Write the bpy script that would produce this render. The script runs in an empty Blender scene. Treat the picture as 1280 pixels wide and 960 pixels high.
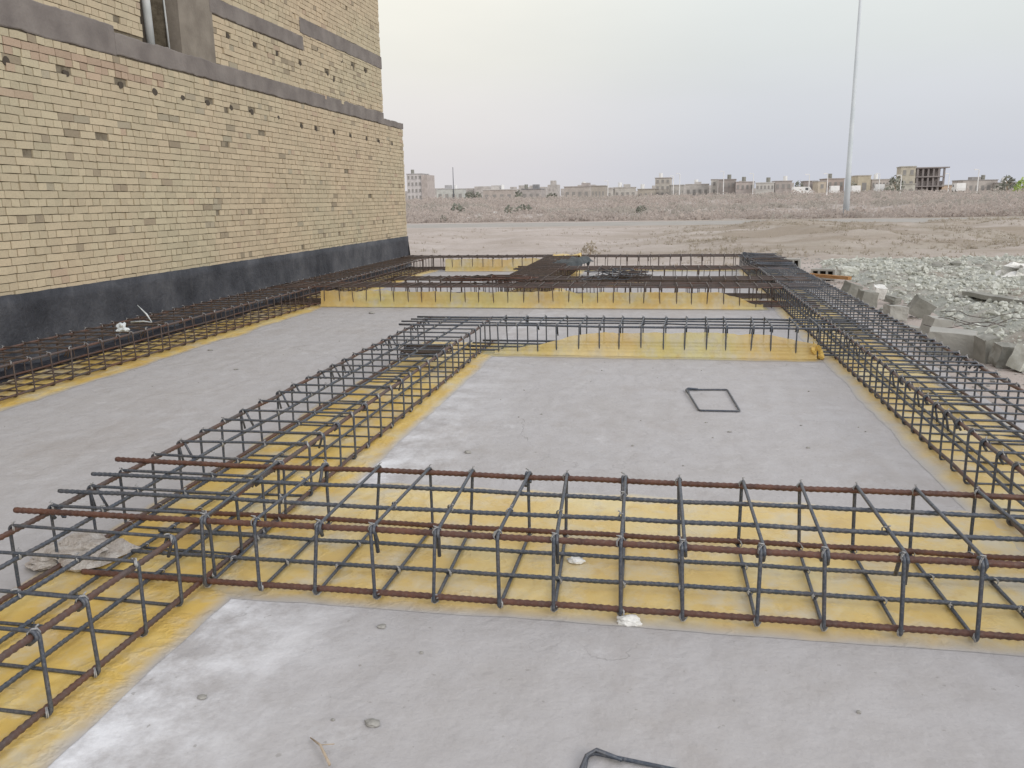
import bpy, math, random
from math import sin, cos, pi, radians, sqrt, floor
from mathutils import Vector, Matrix, noise
random.seed(7)
sc = bpy.context.scene
COL = sc.collection
R = random.uniform

# ------------------------------------------------------------------ camera
F, PIT, ROL, YAW, CH = 1046.0, radians(12.4), radians(-.94), radians(10.4), 1.6
fw = Vector((-sin(YAW)*cos(PIT), cos(YAW)*cos(PIT), -sin(PIT)))
r0 = fw.cross(Vector((0, 0, 1))).normalized(); u0 = r0.cross(fw)
CR = cos(ROL)*r0 + sin(ROL)*u0
CU = -sin(ROL)*r0 + cos(ROL)*u0
cam = bpy.data.cameras.new('camera'); camo = bpy.data.objects.new('camera', cam); COL.objects.link(camo)
camo.matrix_world = Matrix(((CR.x, CU.x, -fw.x, 0), (CR.y, CU.y, -fw.y, 0), (CR.z, CU.z, -fw.z, CH), (0, 0, 0, 1)))
cam.sensor_width = 36; cam.lens = 36*F/1280; cam.clip_start = .05; cam.clip_end = 8000
sc.camera = camo

def ray(px, py):
    return fw + CR*((px-640)/F) + CU*((480-py)/F)
def at(px, py, z=0.0):            # ground point seen at that pixel
    d = ray(px, py); t = (z-CH)/d.z
    return Vector((d.x*t, d.y*t, z))
def atd(px, py, Y):               # point at depth Y
    d = ray(px, py); t = Y/d.y
    return Vector((d.x*t, Y, CH+d.z*t))

# ------------------------------------------------------------------ object helpers
def tag(o, label=None, cat=None, group=None, kind=None):
    if label: o['label'] = label
    if cat: o['category'] = cat
    if group: o['group'] = group
    if kind: o['kind'] = kind
    return o
def empty(name, loc=(0, 0, 0), rz=0, label=None, cat=None, group=None):
    o = bpy.data.objects.new(name, None); o.empty_display_size = .1
    COL.objects.link(o); o.location = loc; o.rotation_euler = (0, 0, rz)
    return tag(o, label, cat, group)

class MB:
    def __init__(s): s.v = []; s.f = []; s.c = []
    def add(s, vs, fs, c=None):
        n = len(s.v); s.v += [tuple(v) for v in vs]; s.f += [tuple(i+n for i in f) for f in fs]
        if c is not None: s.c += [c]*len(fs)
    def box(s, x0, x1, y0, y1, z0, z1, c=None, M=None):
        vs = [Vector(p) for p in ((x0,y0,z0),(x1,y0,z0),(x1,y1,z0),(x0,y1,z0),(x0,y0,z1),(x1,y0,z1),(x1,y1,z1),(x0,y1,z1))]
        if M: vs = [M @ v for v in vs]
        s.add(vs, [(0,3,2,1),(4,5,6,7),(0,1,5,4),(1,2,6,5),(2,3,7,6),(3,0,4,7)], c)
    def tube(s, pts, r, n=6, cap=True, rad=None):
        pts = [Vector(p) for p in pts]; m = len(pts)
        T = []
        for i in range(m):
            a = pts[max(i-1, 0)]; b = pts[min(i+1, m-1)]; d = (b-a)
            T.append(d.normalized() if d.length > 1e-9 else Vector((0, 0, 1)))
        up = Vector((0, 0, 1)) if abs(T[0].z) < .9 else Vector((1, 0, 0))
        N = (up - T[0]*up.dot(T[0])).normalized(); vs = []
        for i in range(m):
            N = (N - T[i]*N.dot(T[i])).normalized(); B = T[i].cross(N)
            rr = rad[i] if rad else r
            for k in range(n):
                a = 2*pi*k/n; vs.append(pts[i] + N*(rr*cos(a)) + B*(rr*sin(a)))
        fs = [(i*n+k, i*n+(k+1) % n, (i+1)*n+(k+1) % n, (i+1)*n+k) for i in range(m-1) for k in range(n)]
        if cap: fs += [tuple(reversed(range(n))), tuple((m-1)*n+k for k in range(n))]
        s.add(vs, fs)
    def build(s, name, mat, parent=None, smooth=False, loc=None):
        me = bpy.data.meshes.new(name); me.from_pydata(s.v, [], s.f); me.update()
        if mat: me.materials.append(mat)
        if smooth: me.polygons.foreach_set('use_smooth', [True]*len(me.polygons))
        if s.c and len(s.c) == len(s.f):
            at_ = me.color_attributes.new('tint', 'FLOAT_COLOR', 'CORNER'); buf = []
            for f, c in zip(s.f, s.c): buf += list(c)*len(f)
            at_.data.foreach_set('color', buf)
        o = bpy.data.objects.new(name, me); COL.objects.link(o)
        if parent: o.parent = parent
        if loc is not None: o.location = loc
        return o
def dup(o, name=None):
    c = o.copy(); COL.objects.link(c); return c

# ------------------------------------------------------------------ materials
def mat(name, rough=.8, metal=0., spec=.3):
    m = bpy.data.materials.new(name); m.use_nodes = True; nt = m.node_tree
    b = nt.nodes['Principled BSDF']; b.inputs['Roughness'].default_value = rough
    b.inputs['Metallic'].default_value = metal; b.inputs['Specular IOR Level'].default_value = spec
    return m, nt, b
def nd(nt, t, **kw):
    n = nt.nodes.new(t)
    for k, v in kw.items():
        if k in ('inp',):
            for a, b in v.items(): n.inputs[a].default_value = b
        else: setattr(n, k, v)
    return n
def coord(nt, sc_=(1, 1, 1), world=False):
    if world:
        g = nd(nt, 'ShaderNodeNewGeometry'); src = g.outputs['Position']
    else:
        g = nd(nt, 'ShaderNodeTexCoord'); src = g.outputs['Object']
    mp = nd(nt, 'ShaderNodeMapping'); mp.inputs['Scale'].default_value = sc_
    nt.links.new(src, mp.inputs['Vector']); return mp.outputs['Vector']
def noi(nt, vec, scale, det=4, rough=.55):
    n = nd(nt, 'ShaderNodeTexNoise', inp={'Scale': scale, 'Detail': det, 'Roughness': rough})
    nt.links.new(vec, n.inputs['Vector']); return n.outputs['Fac']
def ramp(nt, fac, stops):
    r = nd(nt, 'ShaderNodeValToRGB'); cr = r.color_ramp
    while len(cr.elements) < len(stops): cr.elements.new(.5)
    for e, (p, c) in zip(cr.elements, stops):
        e.position = p; e.color = (c if len(c) == 4 else tuple(c)+(1,)) if not isinstance(c, (int, float)) else (c, c, c, 1)
    nt.links.new(fac, r.inputs['Fac']); return r.outputs['Color']
def mix(nt, fac, a, b, mode='MIX'):
    m = nd(nt, 'ShaderNodeMix', data_type='RGBA', blend_type=mode)
    for i, x in ((0, fac), (6, a), (7, b)):
        if hasattr(x, 'node'): nt.links.new(x, m.inputs[i])
        elif isinstance(x, (int, float)): m.inputs[i].default_value = x if i == 0 else (x, x, x, 1)
        else: m.inputs[i].default_value = tuple(x)+(1,) if len(x) == 3 else x
    return m.outputs[2]
def bump(nt, b, h, st=.4, dist=.01):
    n = nd(nt, 'ShaderNodeBump', inp={'Strength': st, 'Distance': dist})
    nt.links.new(h, n.inputs['Height']); nt.links.new(n.outputs['Normal'], b.inputs['Normal'])
def math_(nt, op, a, b=None, clamp=False):
    n = nd(nt, 'ShaderNodeMath', operation=op, use_clamp=clamp)
    for i, x in ((0, a), (1, b)):
        if x is None: continue
        if hasattr(x, 'node'): nt.links.new(x, n.inputs[i])
        else: n.inputs[i].default_value = x
    return n.outputs[0]
def simple(name, c1, c2, scale=8, rough=.85, metal=0, bs=.3, bd=.01, world=False, spec=.3, sc_=(1,1,1), lo=.35, hi=.65, bscale=None):
    m, nt, b = mat(name, rough, metal, spec); v = coord(nt, sc_, world)
    n = noi(nt, v, scale, 6); c = ramp(nt, n, [(lo, c1), (hi, c2)])
    nt.links.new(c, b.inputs['Base Color'])
    if bs: bump(nt, b, noi(nt, v, bscale or scale*4, 4), bs, bd)
    return m

M = {}
# steel: bluish mill-scale grey and rust
def steel(name, a, b_, c, lo, hi, scale=9, met=.1):
    m, nt, b = mat(name, .5, met, .5); v = coord(nt, (1, 1, 1), True)
    n = noi(nt, v, scale, 6, .65); n2 = noi(nt, v, 90, 3)
    col = ramp(nt, n, [(lo, a), (hi, b_)])
    col = mix(nt, ramp(nt, n2, [(.45, 0.), (.75, .55)]), col, c)
    nt.links.new(col, b.inputs['Base Color']); bump(nt, b, noi(nt, v, 260, 3), .35, .002)
    return m
M['steel'] = steel('grey_steel', (.076, .092, .122), (.112, .110, .120), (.26, .26, .27), .42, .72, 9, .45)
M['steel_brown'] = steel('brownish_steel', (.058, .047, .046), (.095, .064, .052), (.15, .12, .11), .35, .65)
M['rust'] = steel('rusty_steel', (.075, .034, .027), (.15, .064, .042), (.17, .12, .10), .35, .65, 14)
M['rust_mix'] = steel('half_rusty_steel', (.080, .070, .072), (.125, .058, .040), (.16, .13, .12), .38, .60, 3.2)
M['wire'] = simple('tie_wire', (.30, .30, .31), (.50, .50, .50), 60, .6, .3, 0)
# concrete floor
m, nt, b = mat('lean_concrete', .9); v = coord(nt, (1, 1, 1), True)
n1 = noi(nt, v, .9, 6, .6); n2 = noi(nt, v, 5, 7, .65); n3 = noi(nt, v, 60, 4)
col = ramp(nt, n1, [(.30, (.435, .418, .418)), (.5, (.462, .451, .465)), (.70, (.495, .49, .512))])
col = mix(nt, .5, col, ramp(nt, n2, [(.3, (.40, .38, .37)), (.5, (.465, .45, .452)), (.72, (.53, .52, .53))]))
col = mix(nt, ramp(nt, n3, [(.56, 0.), (.72, .16)]), col, (.27, .26, .25))
sx = nd(nt, 'ShaderNodeSeparateXYZ'); g = nd(nt, 'ShaderNodeNewGeometry'); nt.links.new(g.outputs['Position'], sx.inputs[0])
d = nd(nt, 'ShaderNodeMapRange', inp={'From Min': -1.80, 'From Max': -1.05, 'To Min': 1.0, 'To Max': 0.0}); nt.links.new(sx.outputs['X'], d.inputs['Value'])
gt = math_(nt, 'GREATER_THAN', sx.outputs['X'], -1.9)
dy = nd(nt, 'ShaderNodeMapRange', inp={'From Min': 4.2, 'From Max': 7.5, 'To Min': 1.0, 'To Max': 0.3}); nt.links.new(sx.outputs['Y'], dy.inputs['Value'])
nn = ramp(nt, noi(nt, v, 3.2, 7, .7), [(.40, 0.), (.62, 1.)])
dust = math_(nt, 'MULTIPLY', math_(nt, 'MULTIPLY', d.outputs[0], gt), math_(nt, 'MULTIPLY', nn, dy.outputs[0]))
dust = math_(nt, 'MULTIPLY', dust, 1.15, True)
d2 = ramp(nt, noi(nt, v, 1.7, 8, .75), [(.58, 0.), (.78, .45)])
dust = math_(nt, 'MAXIMUM', dust, d2)
col = mix(nt, dust, col, (.80, .81, .85))
pk = ramp(nt, noi(nt, coord(nt, (1, .6, 1), True), 1.1, 5, .7), [(.54, 0.), (.64, .4), (.67, .12), (.74, .35)])
col = mix(nt, pk, col, (.39, .36, .345))
nt.links.new(col, b.inputs['Base Color'])
vn = nd(nt, 'ShaderNodeTexVoronoi', feature='DISTANCE_TO_EDGE', inp={'Scale': .55}); wv = nd(nt, 'ShaderNodeVectorMath', operation='ADD'); nzc = nd(nt, 'ShaderNodeTexNoise', inp={'Scale': 2.2, 'Detail': 6.}); nt.links.new(v, nzc.inputs['Vector'])
nt.links.new(v, wv.inputs[0]); nt.links.new(nzc.outputs['Color'], wv.inputs[1]); nt.links.new(wv.outputs[0], vn.inputs['Vector'])
crk = math_(nt, 'MULTIPLY', ramp(nt, vn.outputs['Distance'], [(.0, 1.), (.004, 0.)]), ramp(nt, noi(nt, v, .7, 2), [(.50, 0.), (.58, .55)]))
col = mix(nt, crk, col, (.22, .21, .205))
spt = ramp(nt, noi(nt, v, 26, 3, .6), [(.685, 0.), (.72, .55)]); col = mix(nt, spt, col, (.29, .275, .265))
spl = ramp(nt, noi(nt, v, 9, 5, .7), [(.66, 0.), (.71, .5)]); col = mix(nt, spl, col, (.60, .59, .60))
nt.links.new(col, b.inputs['Base Color'])
trw = nd(nt, 'ShaderNodeTexWave', inp={'Scale': 1.3, 'Distortion': 14., 'Detail': 5., 'Detail Scale': .8, 'Detail Roughness': .7}); nt.links.new(v, trw.inputs['Vector'])
hh = math_(nt, 'ADD', math_(nt, 'MULTIPLY', trw.outputs['Fac'], .5), math_(nt, 'MULTIPLY', crk, -.6)); hh = math_(nt, 'ADD', hh, noi(nt, v, 14, 8, .7)); hh = math_(nt, 'ADD', hh, math_(nt, 'MULTIPLY', n3, .25)); bump(nt, b, hh, .38, .02)
M['floor'] = m
# yellow sheet
def yellow(name, pale, green, alpha):
    m, nt, b = mat(name, .42, 0, .4); v = coord(nt, (1, 1, 1), True)
    n1 = noi(nt, v, 1.6, 6, .6)
    L = lambda a, c: tuple(a[k]*(1-pale)+c[k]*pale for k in range(3))
    col = ramp(nt, n1, [(.30, L((.62, .41, .12), (.60, .45, .21))), (.48, L((.70, .48, .12), (.66, .50, .22))), (.66, L((.76, .60, .25), (.70, .60, .36)))])
    if green: col = mix(nt, ramp(nt, noi(nt, v, .9, 3), [(.45, 0.), (.6, .6)]), col, (.60, .57, .24))
    n2 = noi(nt, v, 3.6, 7, .7)
    col = mix(nt, ramp(nt, n2, [(.47, 0.), (.66, .75)]), col, (.62, .56, .43))
    col = mix(nt, ramp(nt, noi(nt, v, .9, 5, .7), [(.55, 0.), (.72, .7)]), col, (.56, .54, .49))
    n5 = noi(nt, v, 9, 6, .7)
    col = mix(nt, ramp(nt, n5, [(.55, 0.), (.72, .45)]), col, (.50, .31, .08))
    a = nd(nt, 'ShaderNodeAttribute', attribute_name='fade')
    col = mix(nt, a.outputs['Fac'], (.45, .435, .43), col)
    nt.links.new(col, b.inputs['Base Color'])
    w = nd(nt, 'ShaderNodeTexWave', inp={'Scale': 2.2, 'Distortion': 9., 'Detail': 4., 'Detail Scale': 1.5}); nt.links.new(v, w.inputs['Vector'])
    rdg = ramp(nt, math_(nt, 'ABSOLUTE', math_(nt, 'SUBTRACT', noi(nt, v, 2.6, 5, .6), .5)), [(0., 1.), (.035, 0.)])
    bump(nt, b, math_(nt, 'ADD', math_(nt, 'ADD', w.outputs['Fac'], n5), rdg), .26*(1-.5*pale), .014)
    if alpha < 1: b.inputs['Alpha'].default_value = alpha
    return m
M['yellow'] = yellow('yellow_polythene', .12, False, 1)
M['yellow_pale'] = yellow('pale_yellow_polythene', .55, False, 1)
M['yellow_film'] = yellow('translucent_yellow_polythene', .6, True, .80)
# brick
m, nt, b = mat('buff_brick', .92); v = coord(nt, (1, 1, 1), True)
a = nd(nt, 'ShaderNodeAttribute', attribute_name='tint')
n1 = noi(nt, v, 55, 6, .7); n2 = noi(nt, v, .45, 3)
col = mix(nt, 1., a.outputs['Color'], ramp(nt, n1, [(.25, .82), (.5, .99), (.75, 1.08)]), 'MULTIPLY')
col = mix(nt, 1., col, ramp(nt, n2, [(.3, (.97, .97, .95)), (.7, (1.04, 1.0, .97))]), 'MULTIPLY')
nt.links.new(col, b.inputs['Base Color']); bump(nt, b, n1, .5, .006)
M['brick'] = m
M['mortar'] = simple('mortar', (.16, .135, .10), (.27, .235, .18), 14, .95, 0, .6, .01, True)
M['beam'] = simple('beam_concrete', (.175, .155, .148), (.25, .225, .212), 2.6, .92, 0, .5, .012, True, bscale=26)
M['plaster'] = simple('column_plaster', (.19, .165, .14), (.27, .24, .205), 3, .9, 0, .4, .01, True, bscale=30)
M['hole_shade'] = simple('interior_shade', (.075, .062, .050), (.10, .085, .07), 4, .95, 0, 0)  # shade inside openings, put into a dark colour
M['pvc'] = simple('white_plastic_pipe', (.50, .53, .54), (.62, .64, .65), 4, .45, 0, 0)
m, nt, b = mat('bitumen', .62, 0, .35); v = coord(nt, (1, 1, 1), True)
col = ramp(nt, noi(nt, v, 1.3, 7, .65), [(.32, (.026, .028, .037)), (.5, (.056, .059, .072)), (.70, (.115, .118, .133))])
col = mix(nt, ramp(nt, noi(nt, coord(nt, (1, 5, .6), True), 3.2, 6, .7), [(.55, 0.), (.75, .4)]), col, (.14, .14, .15))
nt.links.new(col, b.inputs['Base Color']); bump(nt, b, noi(nt, v, 16, 8, .7), .8, .03); M['bitumen'] = m
M['black_film'] = simple('black_film', (.016, .017, .024), (.04, .042, .052), 7, .5, 0, .6, .02, True)
M['grey_film'] = simple('dark_grey_film', (.035, .042, .048), (.075, .085, .09), 5, .6, 0, .6, .02, True)
# ground
m, nt, b = mat('dry_sandy_earth', .95, 0, .1); v = coord(nt, (1, 1, 1), True)
col = ramp(nt, noi(nt, v, .22, 8, .65), [(.32, (.44, .385, .35)), (.5, (.495, .44, .41)), (.68, (.55, .50, .475))])
far = nd(nt, 'ShaderNodeSeparateXYZ'); g = nd(nt, 'ShaderNodeNewGeometry'); nt.links.new(g.outputs['Position'], far.inputs[0])
bx = nd(nt, 'ShaderNodeMapRange', interpolation_type='SMOOTHSTEP', inp={'From Min': -4., 'From Max': 5.}); nt.links.new(far.outputs['X'], bx.inputs['Value'])
by = nd(nt, 'ShaderNodeMapRange', interpolation_type='SMOOTHSTEP', inp={'From Min': 21., 'From Max': 26.}); nt.links.new(far.outputs['Y'], by.inputs['Value'])
bm_ = math_(nt, 'MULTIPLY', math_(nt, 'MULTIPLY', bx.outputs[0], by.outputs[0]), ramp(nt, noi(nt, v, .35, 6, .7), [(.35, .25), (.6, 1.)]))
col = mix(nt, bm_, col, (.40, .36, .31))
bank = math_(nt, 'MULTIPLY', ramp(nt, noi(nt, coord(nt, (.10, .42, 1), True), 1., 6, .62), [(.46, 0.), (.56, .85)]), ramp(nt, by.outputs[0], [(0., .15), (1., 1.)]))
bank = math_(nt, 'MULTIPLY', bank, ramp(nt, bx.outputs[0], [(0., .35), (1., 1.)]))
col = mix(nt, bank, col, (.315, .265, .215))
col = mix(nt, ramp(nt, noi(nt, v, 2.5, 8, .7), [(.5, 0.), (.7, .55)]), col, (.36, .31, .27))
col = mix(nt, ramp(nt, noi(nt, v, 16, 6, .7), [(.52, 0.), (.7, .45)]), col, (.30, .265, .235))
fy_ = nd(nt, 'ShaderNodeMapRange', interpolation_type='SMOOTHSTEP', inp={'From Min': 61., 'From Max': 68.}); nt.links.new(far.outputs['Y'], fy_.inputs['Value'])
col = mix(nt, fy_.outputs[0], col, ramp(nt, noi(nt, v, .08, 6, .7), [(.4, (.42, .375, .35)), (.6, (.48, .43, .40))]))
nt.links.new(col, b.inputs['Base Color']); bump(nt, b, noi(nt, v, 9, 8, .7), .6, .05); M['ground'] = m
M['road'] = simple('asphalt_haze', (.345, .33, .31), (.395, .375, .355), .6, .9, 0, .2, .01, True)
M['rubble0'] = simple('rubble', (.34, .345, .30), (.54, .545, .505), 2.2, .95, 0, .9, .05, True, bscale=12)
m, nt, b = mat('rubble', .95, 0, .1); v = coord(nt, (1, 1, 1), True)
col = ramp(nt, noi(nt, v, 2.2, 7, .65), [(.32, (.41, .42, .375)), (.5, (.50, .515, .475)), (.68, (.60, .615, .58))])
col = mix(nt, ramp(nt, noi(nt, v, .55, 6, .7), [(.50, 0.), (.62, .8)]), col, (.42, .36, .31))
col = mix(nt, ramp(nt, noi(nt, v, 7, 6, .7), [(.55, 0.), (.66, .7)]), col, (.28, .28, .25))
nt.links.new(col, b.inputs['Base Color']); bump(nt, b, noi(nt, v, 12, 8, .75), 1., .06); M['rubble'] = m
M['stone'] = simple('broken_stone', (.38, .385, .34), (.66, .675, .635), 5.5, .95, 0, .5, .02, True, bscale=25)
M['block'] = simple('cast_concrete_block', (.33, .325, .305), (.42, .415, .39), 3.5, .93, 0, .5, .01, True, bscale=40)
M['block_dark'] = simple('weathered_concrete_block', (.22, .22, .20), (.33, .325, .30), 4, .93, 0, .5, .01, True, bscale=40)
M['white_stone'] = simple('white_plaster_lump', (.66, .66, .64), (.84, .84, .83), 14, .9, 0, .5, .01)
M['pebble'] = simple('pebble', (.26, .255, .24), (.40, .39, .37), 20, .9, 0, .4, .01)
M['mortar_lump'] = simple('mortar_lump', (.42, .37, .33), (.60, .57, .54), 18, .95, 0, .8, .02)
M['timber'] = simple('orange_timber', (.33, .17, .07), (.46, .27, .13), 6, .9, 0, .3, .01, sc_=(1, 6, 6))
M['grass'] = simple('dry_grass', (.40, .35, .285), (.49, .44, .365), .9, .95, 0, 0, world=True)
M['scrub'] = simple('hazy_scrub', (.51, .455, .425), (.58, .52, .485), .12, .95, 0, 0, world=True)  # distance haze put into the pale colour of both scrubs
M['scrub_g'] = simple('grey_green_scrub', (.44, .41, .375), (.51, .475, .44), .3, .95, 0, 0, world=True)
M['galv'] = simple('galvanised_steel', (.60, .66, .72), (.68, .73, .79), .8, .5, .0, 0, world=True)
M['lamp_white'] = simple('white_paint', (.74, .75, .76), (.84, .84, .85), 2, .5, 0, 0)
M['tree_far'] = simple('hazy_tree', (.20, .21, .18), (.29, .30, .26), .5, .95, 0, 0, world=True)  # lightened: haze is part of the leaf colour
M['green'] = simple('bright_green_leaves', (.28, .40, .10), (.42, .52, .18), .5, .95, 0, 0, world=True)
M['glassd'] = simple('dark_window', (.10, .105, .115), (.15, .15, .16), 1, .4, 0, 0)
M['far_window'] = simple('hazy_window', (.27, .26, .255), (.33, .32, .315), 1, .8, 0, 0)  # dark glass paled in colour to stand for distance haze
M['twig'] = simple('dry_twig', (.38, .30, .22), (.5, .42, .33), 30, .9, 0, .3, .002)
M['bag'] = simple('white_plastic_bag', (.50, .55, .58), (.75, .78, .80), 25, .4, 0, .3, .005)
M['rubber'] = simple('tyre_rubber', (.02, .02, .02), (.04, .04, .04), 8, .8, 0, 0)
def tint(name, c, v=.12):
    k = 'T'+name; c = tuple(x*.74+h_*.26 for x, h_ in zip(c, (.56, .54, .54)))  # blends a pale haze tone into every town colour
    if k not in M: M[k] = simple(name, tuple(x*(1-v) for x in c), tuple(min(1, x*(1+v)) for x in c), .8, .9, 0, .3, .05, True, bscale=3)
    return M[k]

for k_ in ('grass', 'scrub', 'scrub_g'):
    nt_ = M[k_].node_tree; b_ = nt_.nodes['Principled BSDF']; cs = b_.inputs['Base Color'].links[0].from_socket
    tr = nt_.nodes.new('ShaderNodeBsdfTranslucent'); nt_.links.new(cs, tr.inputs['Color']); mx_ = nt_.nodes.new('ShaderNodeMixShader'); mx_.inputs[0].default_value = .5
    nt_.links.new(b_.outputs[0], mx_.inputs[1]); nt_.links.new(tr.outputs[0], mx_.inputs[2]); nt_.links.new(mx_.outputs[0], nt_.nodes['Material Output'].inputs['Surface'])
# ------------------------------------------------------------------ world & light
wd = bpy.data.worlds.new('World'); sc.world = wd; wd.use_nodes = True; nt = wd.node_tree
bg = nt.nodes['Background']
sky = nd(nt, 'ShaderNodeTexSky', sky_type='NISHITA'); sky.sun_disc = False
SEL, SAZ = radians(24), radians(128)      # sun low behind the camera, to the right
sky.sun_elevation = SEL; sky.sun_rotation = SAZ; sky.dust_density = 4
tc = nd(nt, 'ShaderNodeTexCoord'); sp = nd(nt, 'ShaderNodeSeparateXYZ'); nt.links.new(tc.outputs['Generated'], sp.inputs[0])
nz = nd(nt, 'ShaderNodeTexNoise', inp={'Scale': 1.6, 'Detail': 5., 'Roughness': .55})
mpw = nd(nt, 'ShaderNodeMapping'); mpw.inputs['Scale'].default_value = (1, 1, 3.5); nt.links.new(tc.outputs['Generated'], mpw.inputs[0]); nt.links.new(mpw.outputs[0], nz.inputs['Vector'])
zz = math_(nt, 'ADD', sp.outputs['Z'], math_(nt, 'MULTIPLY', math_(nt, 'SUBTRACT', nz.outputs['Fac'], .5), .05))
grad = ramp(nt, zz, [(0., (6.1, 6.3, 7.0)), (.035, (6.2, 6.4, 7.1)), (.11, (7.0, 7.2, 7.6)), (.16, (7.5, 7.8, 7.75)), (.26, (8.6, 8.95, 8.6)), (1., (8.9, 9.2, 10.2))])
# warm tint low toward the left (-X)
wx = nd(nt, 'ShaderNodeMapRange', interpolation_type='SMOOTHSTEP', inp={'From Min': .14, 'From Max': -.30}); nt.links.new(sp.outputs['X'], wx.inputs['Value'])
grad = mix(nt, wx.outputs[0], grad, mix(nt, 1., grad, (1.20, 1.12, 1.03), 'MULTIPLY'))
bg.inputs['Strength'].default_value = .105
cl = ramp(nt, nz.outputs['Fac'], [(.48, 0.), (.72, .14)])
grad = mix(nt, cl, grad, (4.6, 4.8, 5.0))
nt.links.new(mix(nt, .93, sky.outputs[0], grad), bg.inputs['Color'])
sl = bpy.data.lights.new('sun', 'SUN'); sl.energy = 1.25; sl.angle = radians(22); sl.color = (1, .94, .86)
so = bpy.data.objects.new('sun', sl); COL.objects.link(so)
sd = Vector((sin(SAZ)*cos(SEL), cos(SAZ)*cos(SEL), sin(SEL)))
so.rotation_euler = sd.to_track_quat('Z', 'Y').to_euler()
sc.view_settings.view_transform = 'Standard'; sc.view_settings.look = 'None'; sc.view_settings.exposure = 0

# ------------------------------------------------------------------ ground
def n3(x, y, z=0.): return noise.noise(Vector((x, y, z)))
def sm(a, b, x):
    t = max(0, min(1, (x-a)/(b-a))); return t*t*(3-2*t)
def gh(x, y):
    pad = sm(2.5, 3.0, x) if y < 19.9 else 1.
    pad = max(pad, sm(19.9, 20.6, y), sm(-7, -9, x) if False else 0)
    if x < -6.4 and y < 20: pad = 0
    rough = .03*n3(x*1.3, y*1.3) + .02*n3(x*4, y*4, 3) + sm(20, 24, y)*.07*n3(x*.7, y*.9, 6)
    berm = sm(-2, 6, x)*sm(23, 29, y)*(1-sm(40, 48, y))*(.36+.38*n3(x*.16, y*.22, 5)+.16*n3(x*.6, y*.6, 2)+.06*n3(x*2, y*2, 2))
    rise = sm(75, 190, y)*1.05*(1-sm(500, 900, y)); mid = sm(22, 30, y)*(1-sm(44, 50, y))*.22*n3(x*.3, y*.3, 9)
    farr = sm(64, 75, y)*(.25+.35*n3(x*.05, y*.05, 1)+.18*n3(x*.3, y*.3, 7))*(1-sm(600, 900, y))
    return -.012 + pad*(rough*(1-sm(48, 52, y)*(1-sm(62, 66, y))) + berm + mid + farr + rise) - .01
def graded(fa, fb, step, lo, hi):
    L = []; x = fa
    while x <= fb: L.append(x); x += step
    s = step; x = fb
    while x < hi: s *= 1.13; x += s; L.append(min(x, hi))
    s = step; x = fa; L2 = []
    while x > lo: s *= 1.13; x -= s; L2.append(max(x, lo))
    return L2[::-1]+L
xs = graded(-9, 26, .22, -3500, 3500); ys = graded(-3, 62, .22, -600, 5500)
g = MB(); nx = len(xs)
g.v = [(x, y, gh(x, y)) for y in ys for x in xs]
g.f = [(j*nx+i, j*nx+i+1, (j+1)*nx+i+1, (j+1)*nx+i) for j in range(len(ys)-1) for i in range(nx-1)]
tag(g.build('ground', M['ground'], smooth=True), kind='structure')
g = MB(); rx = [-400+20*i for i in range(61)]
g.v = [(x, y+.012*x, .03 if k in (1, 2) else -.06) for x in rx for k, y in enumerate((51.5, 52.2, 58.3, 59.2))]
g.f = [(i*4+k, (i+1)*4+k, (i+1)*4+k+1, i*4+k+1) for i in range(60) for k in range(3)]
tag(g.build('road', M['road']), kind='structure')
# concrete floor slab: gridded sheet with a ragged right/far edge
g = MB(); fx = [-6.48+.2*i for i in range(46)]; fy = [-1.5+.2*i for i in range(108)]
for y in fy:
    for x in fx:
        X, Y = x, y
        if x > 2.45: X = 2.52 + .06*n3(y*1.2, 3.)+.03*n3(y*5, 8.)
        if y > 19.8: Y = 19.85 + .08*n3(x*1.3, 5.)
        g.v.append((X, Y, .004 + .004*n3(x*.8, y*.8)*0))
g.f = [(j*46+i, j*46+i+1, (j+1)*46+i+1, (j+1)*46+i) for j in range(107) for i in range(45)]
tag(g.build('concrete_floor', M['floor']), kind='structure')

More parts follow.
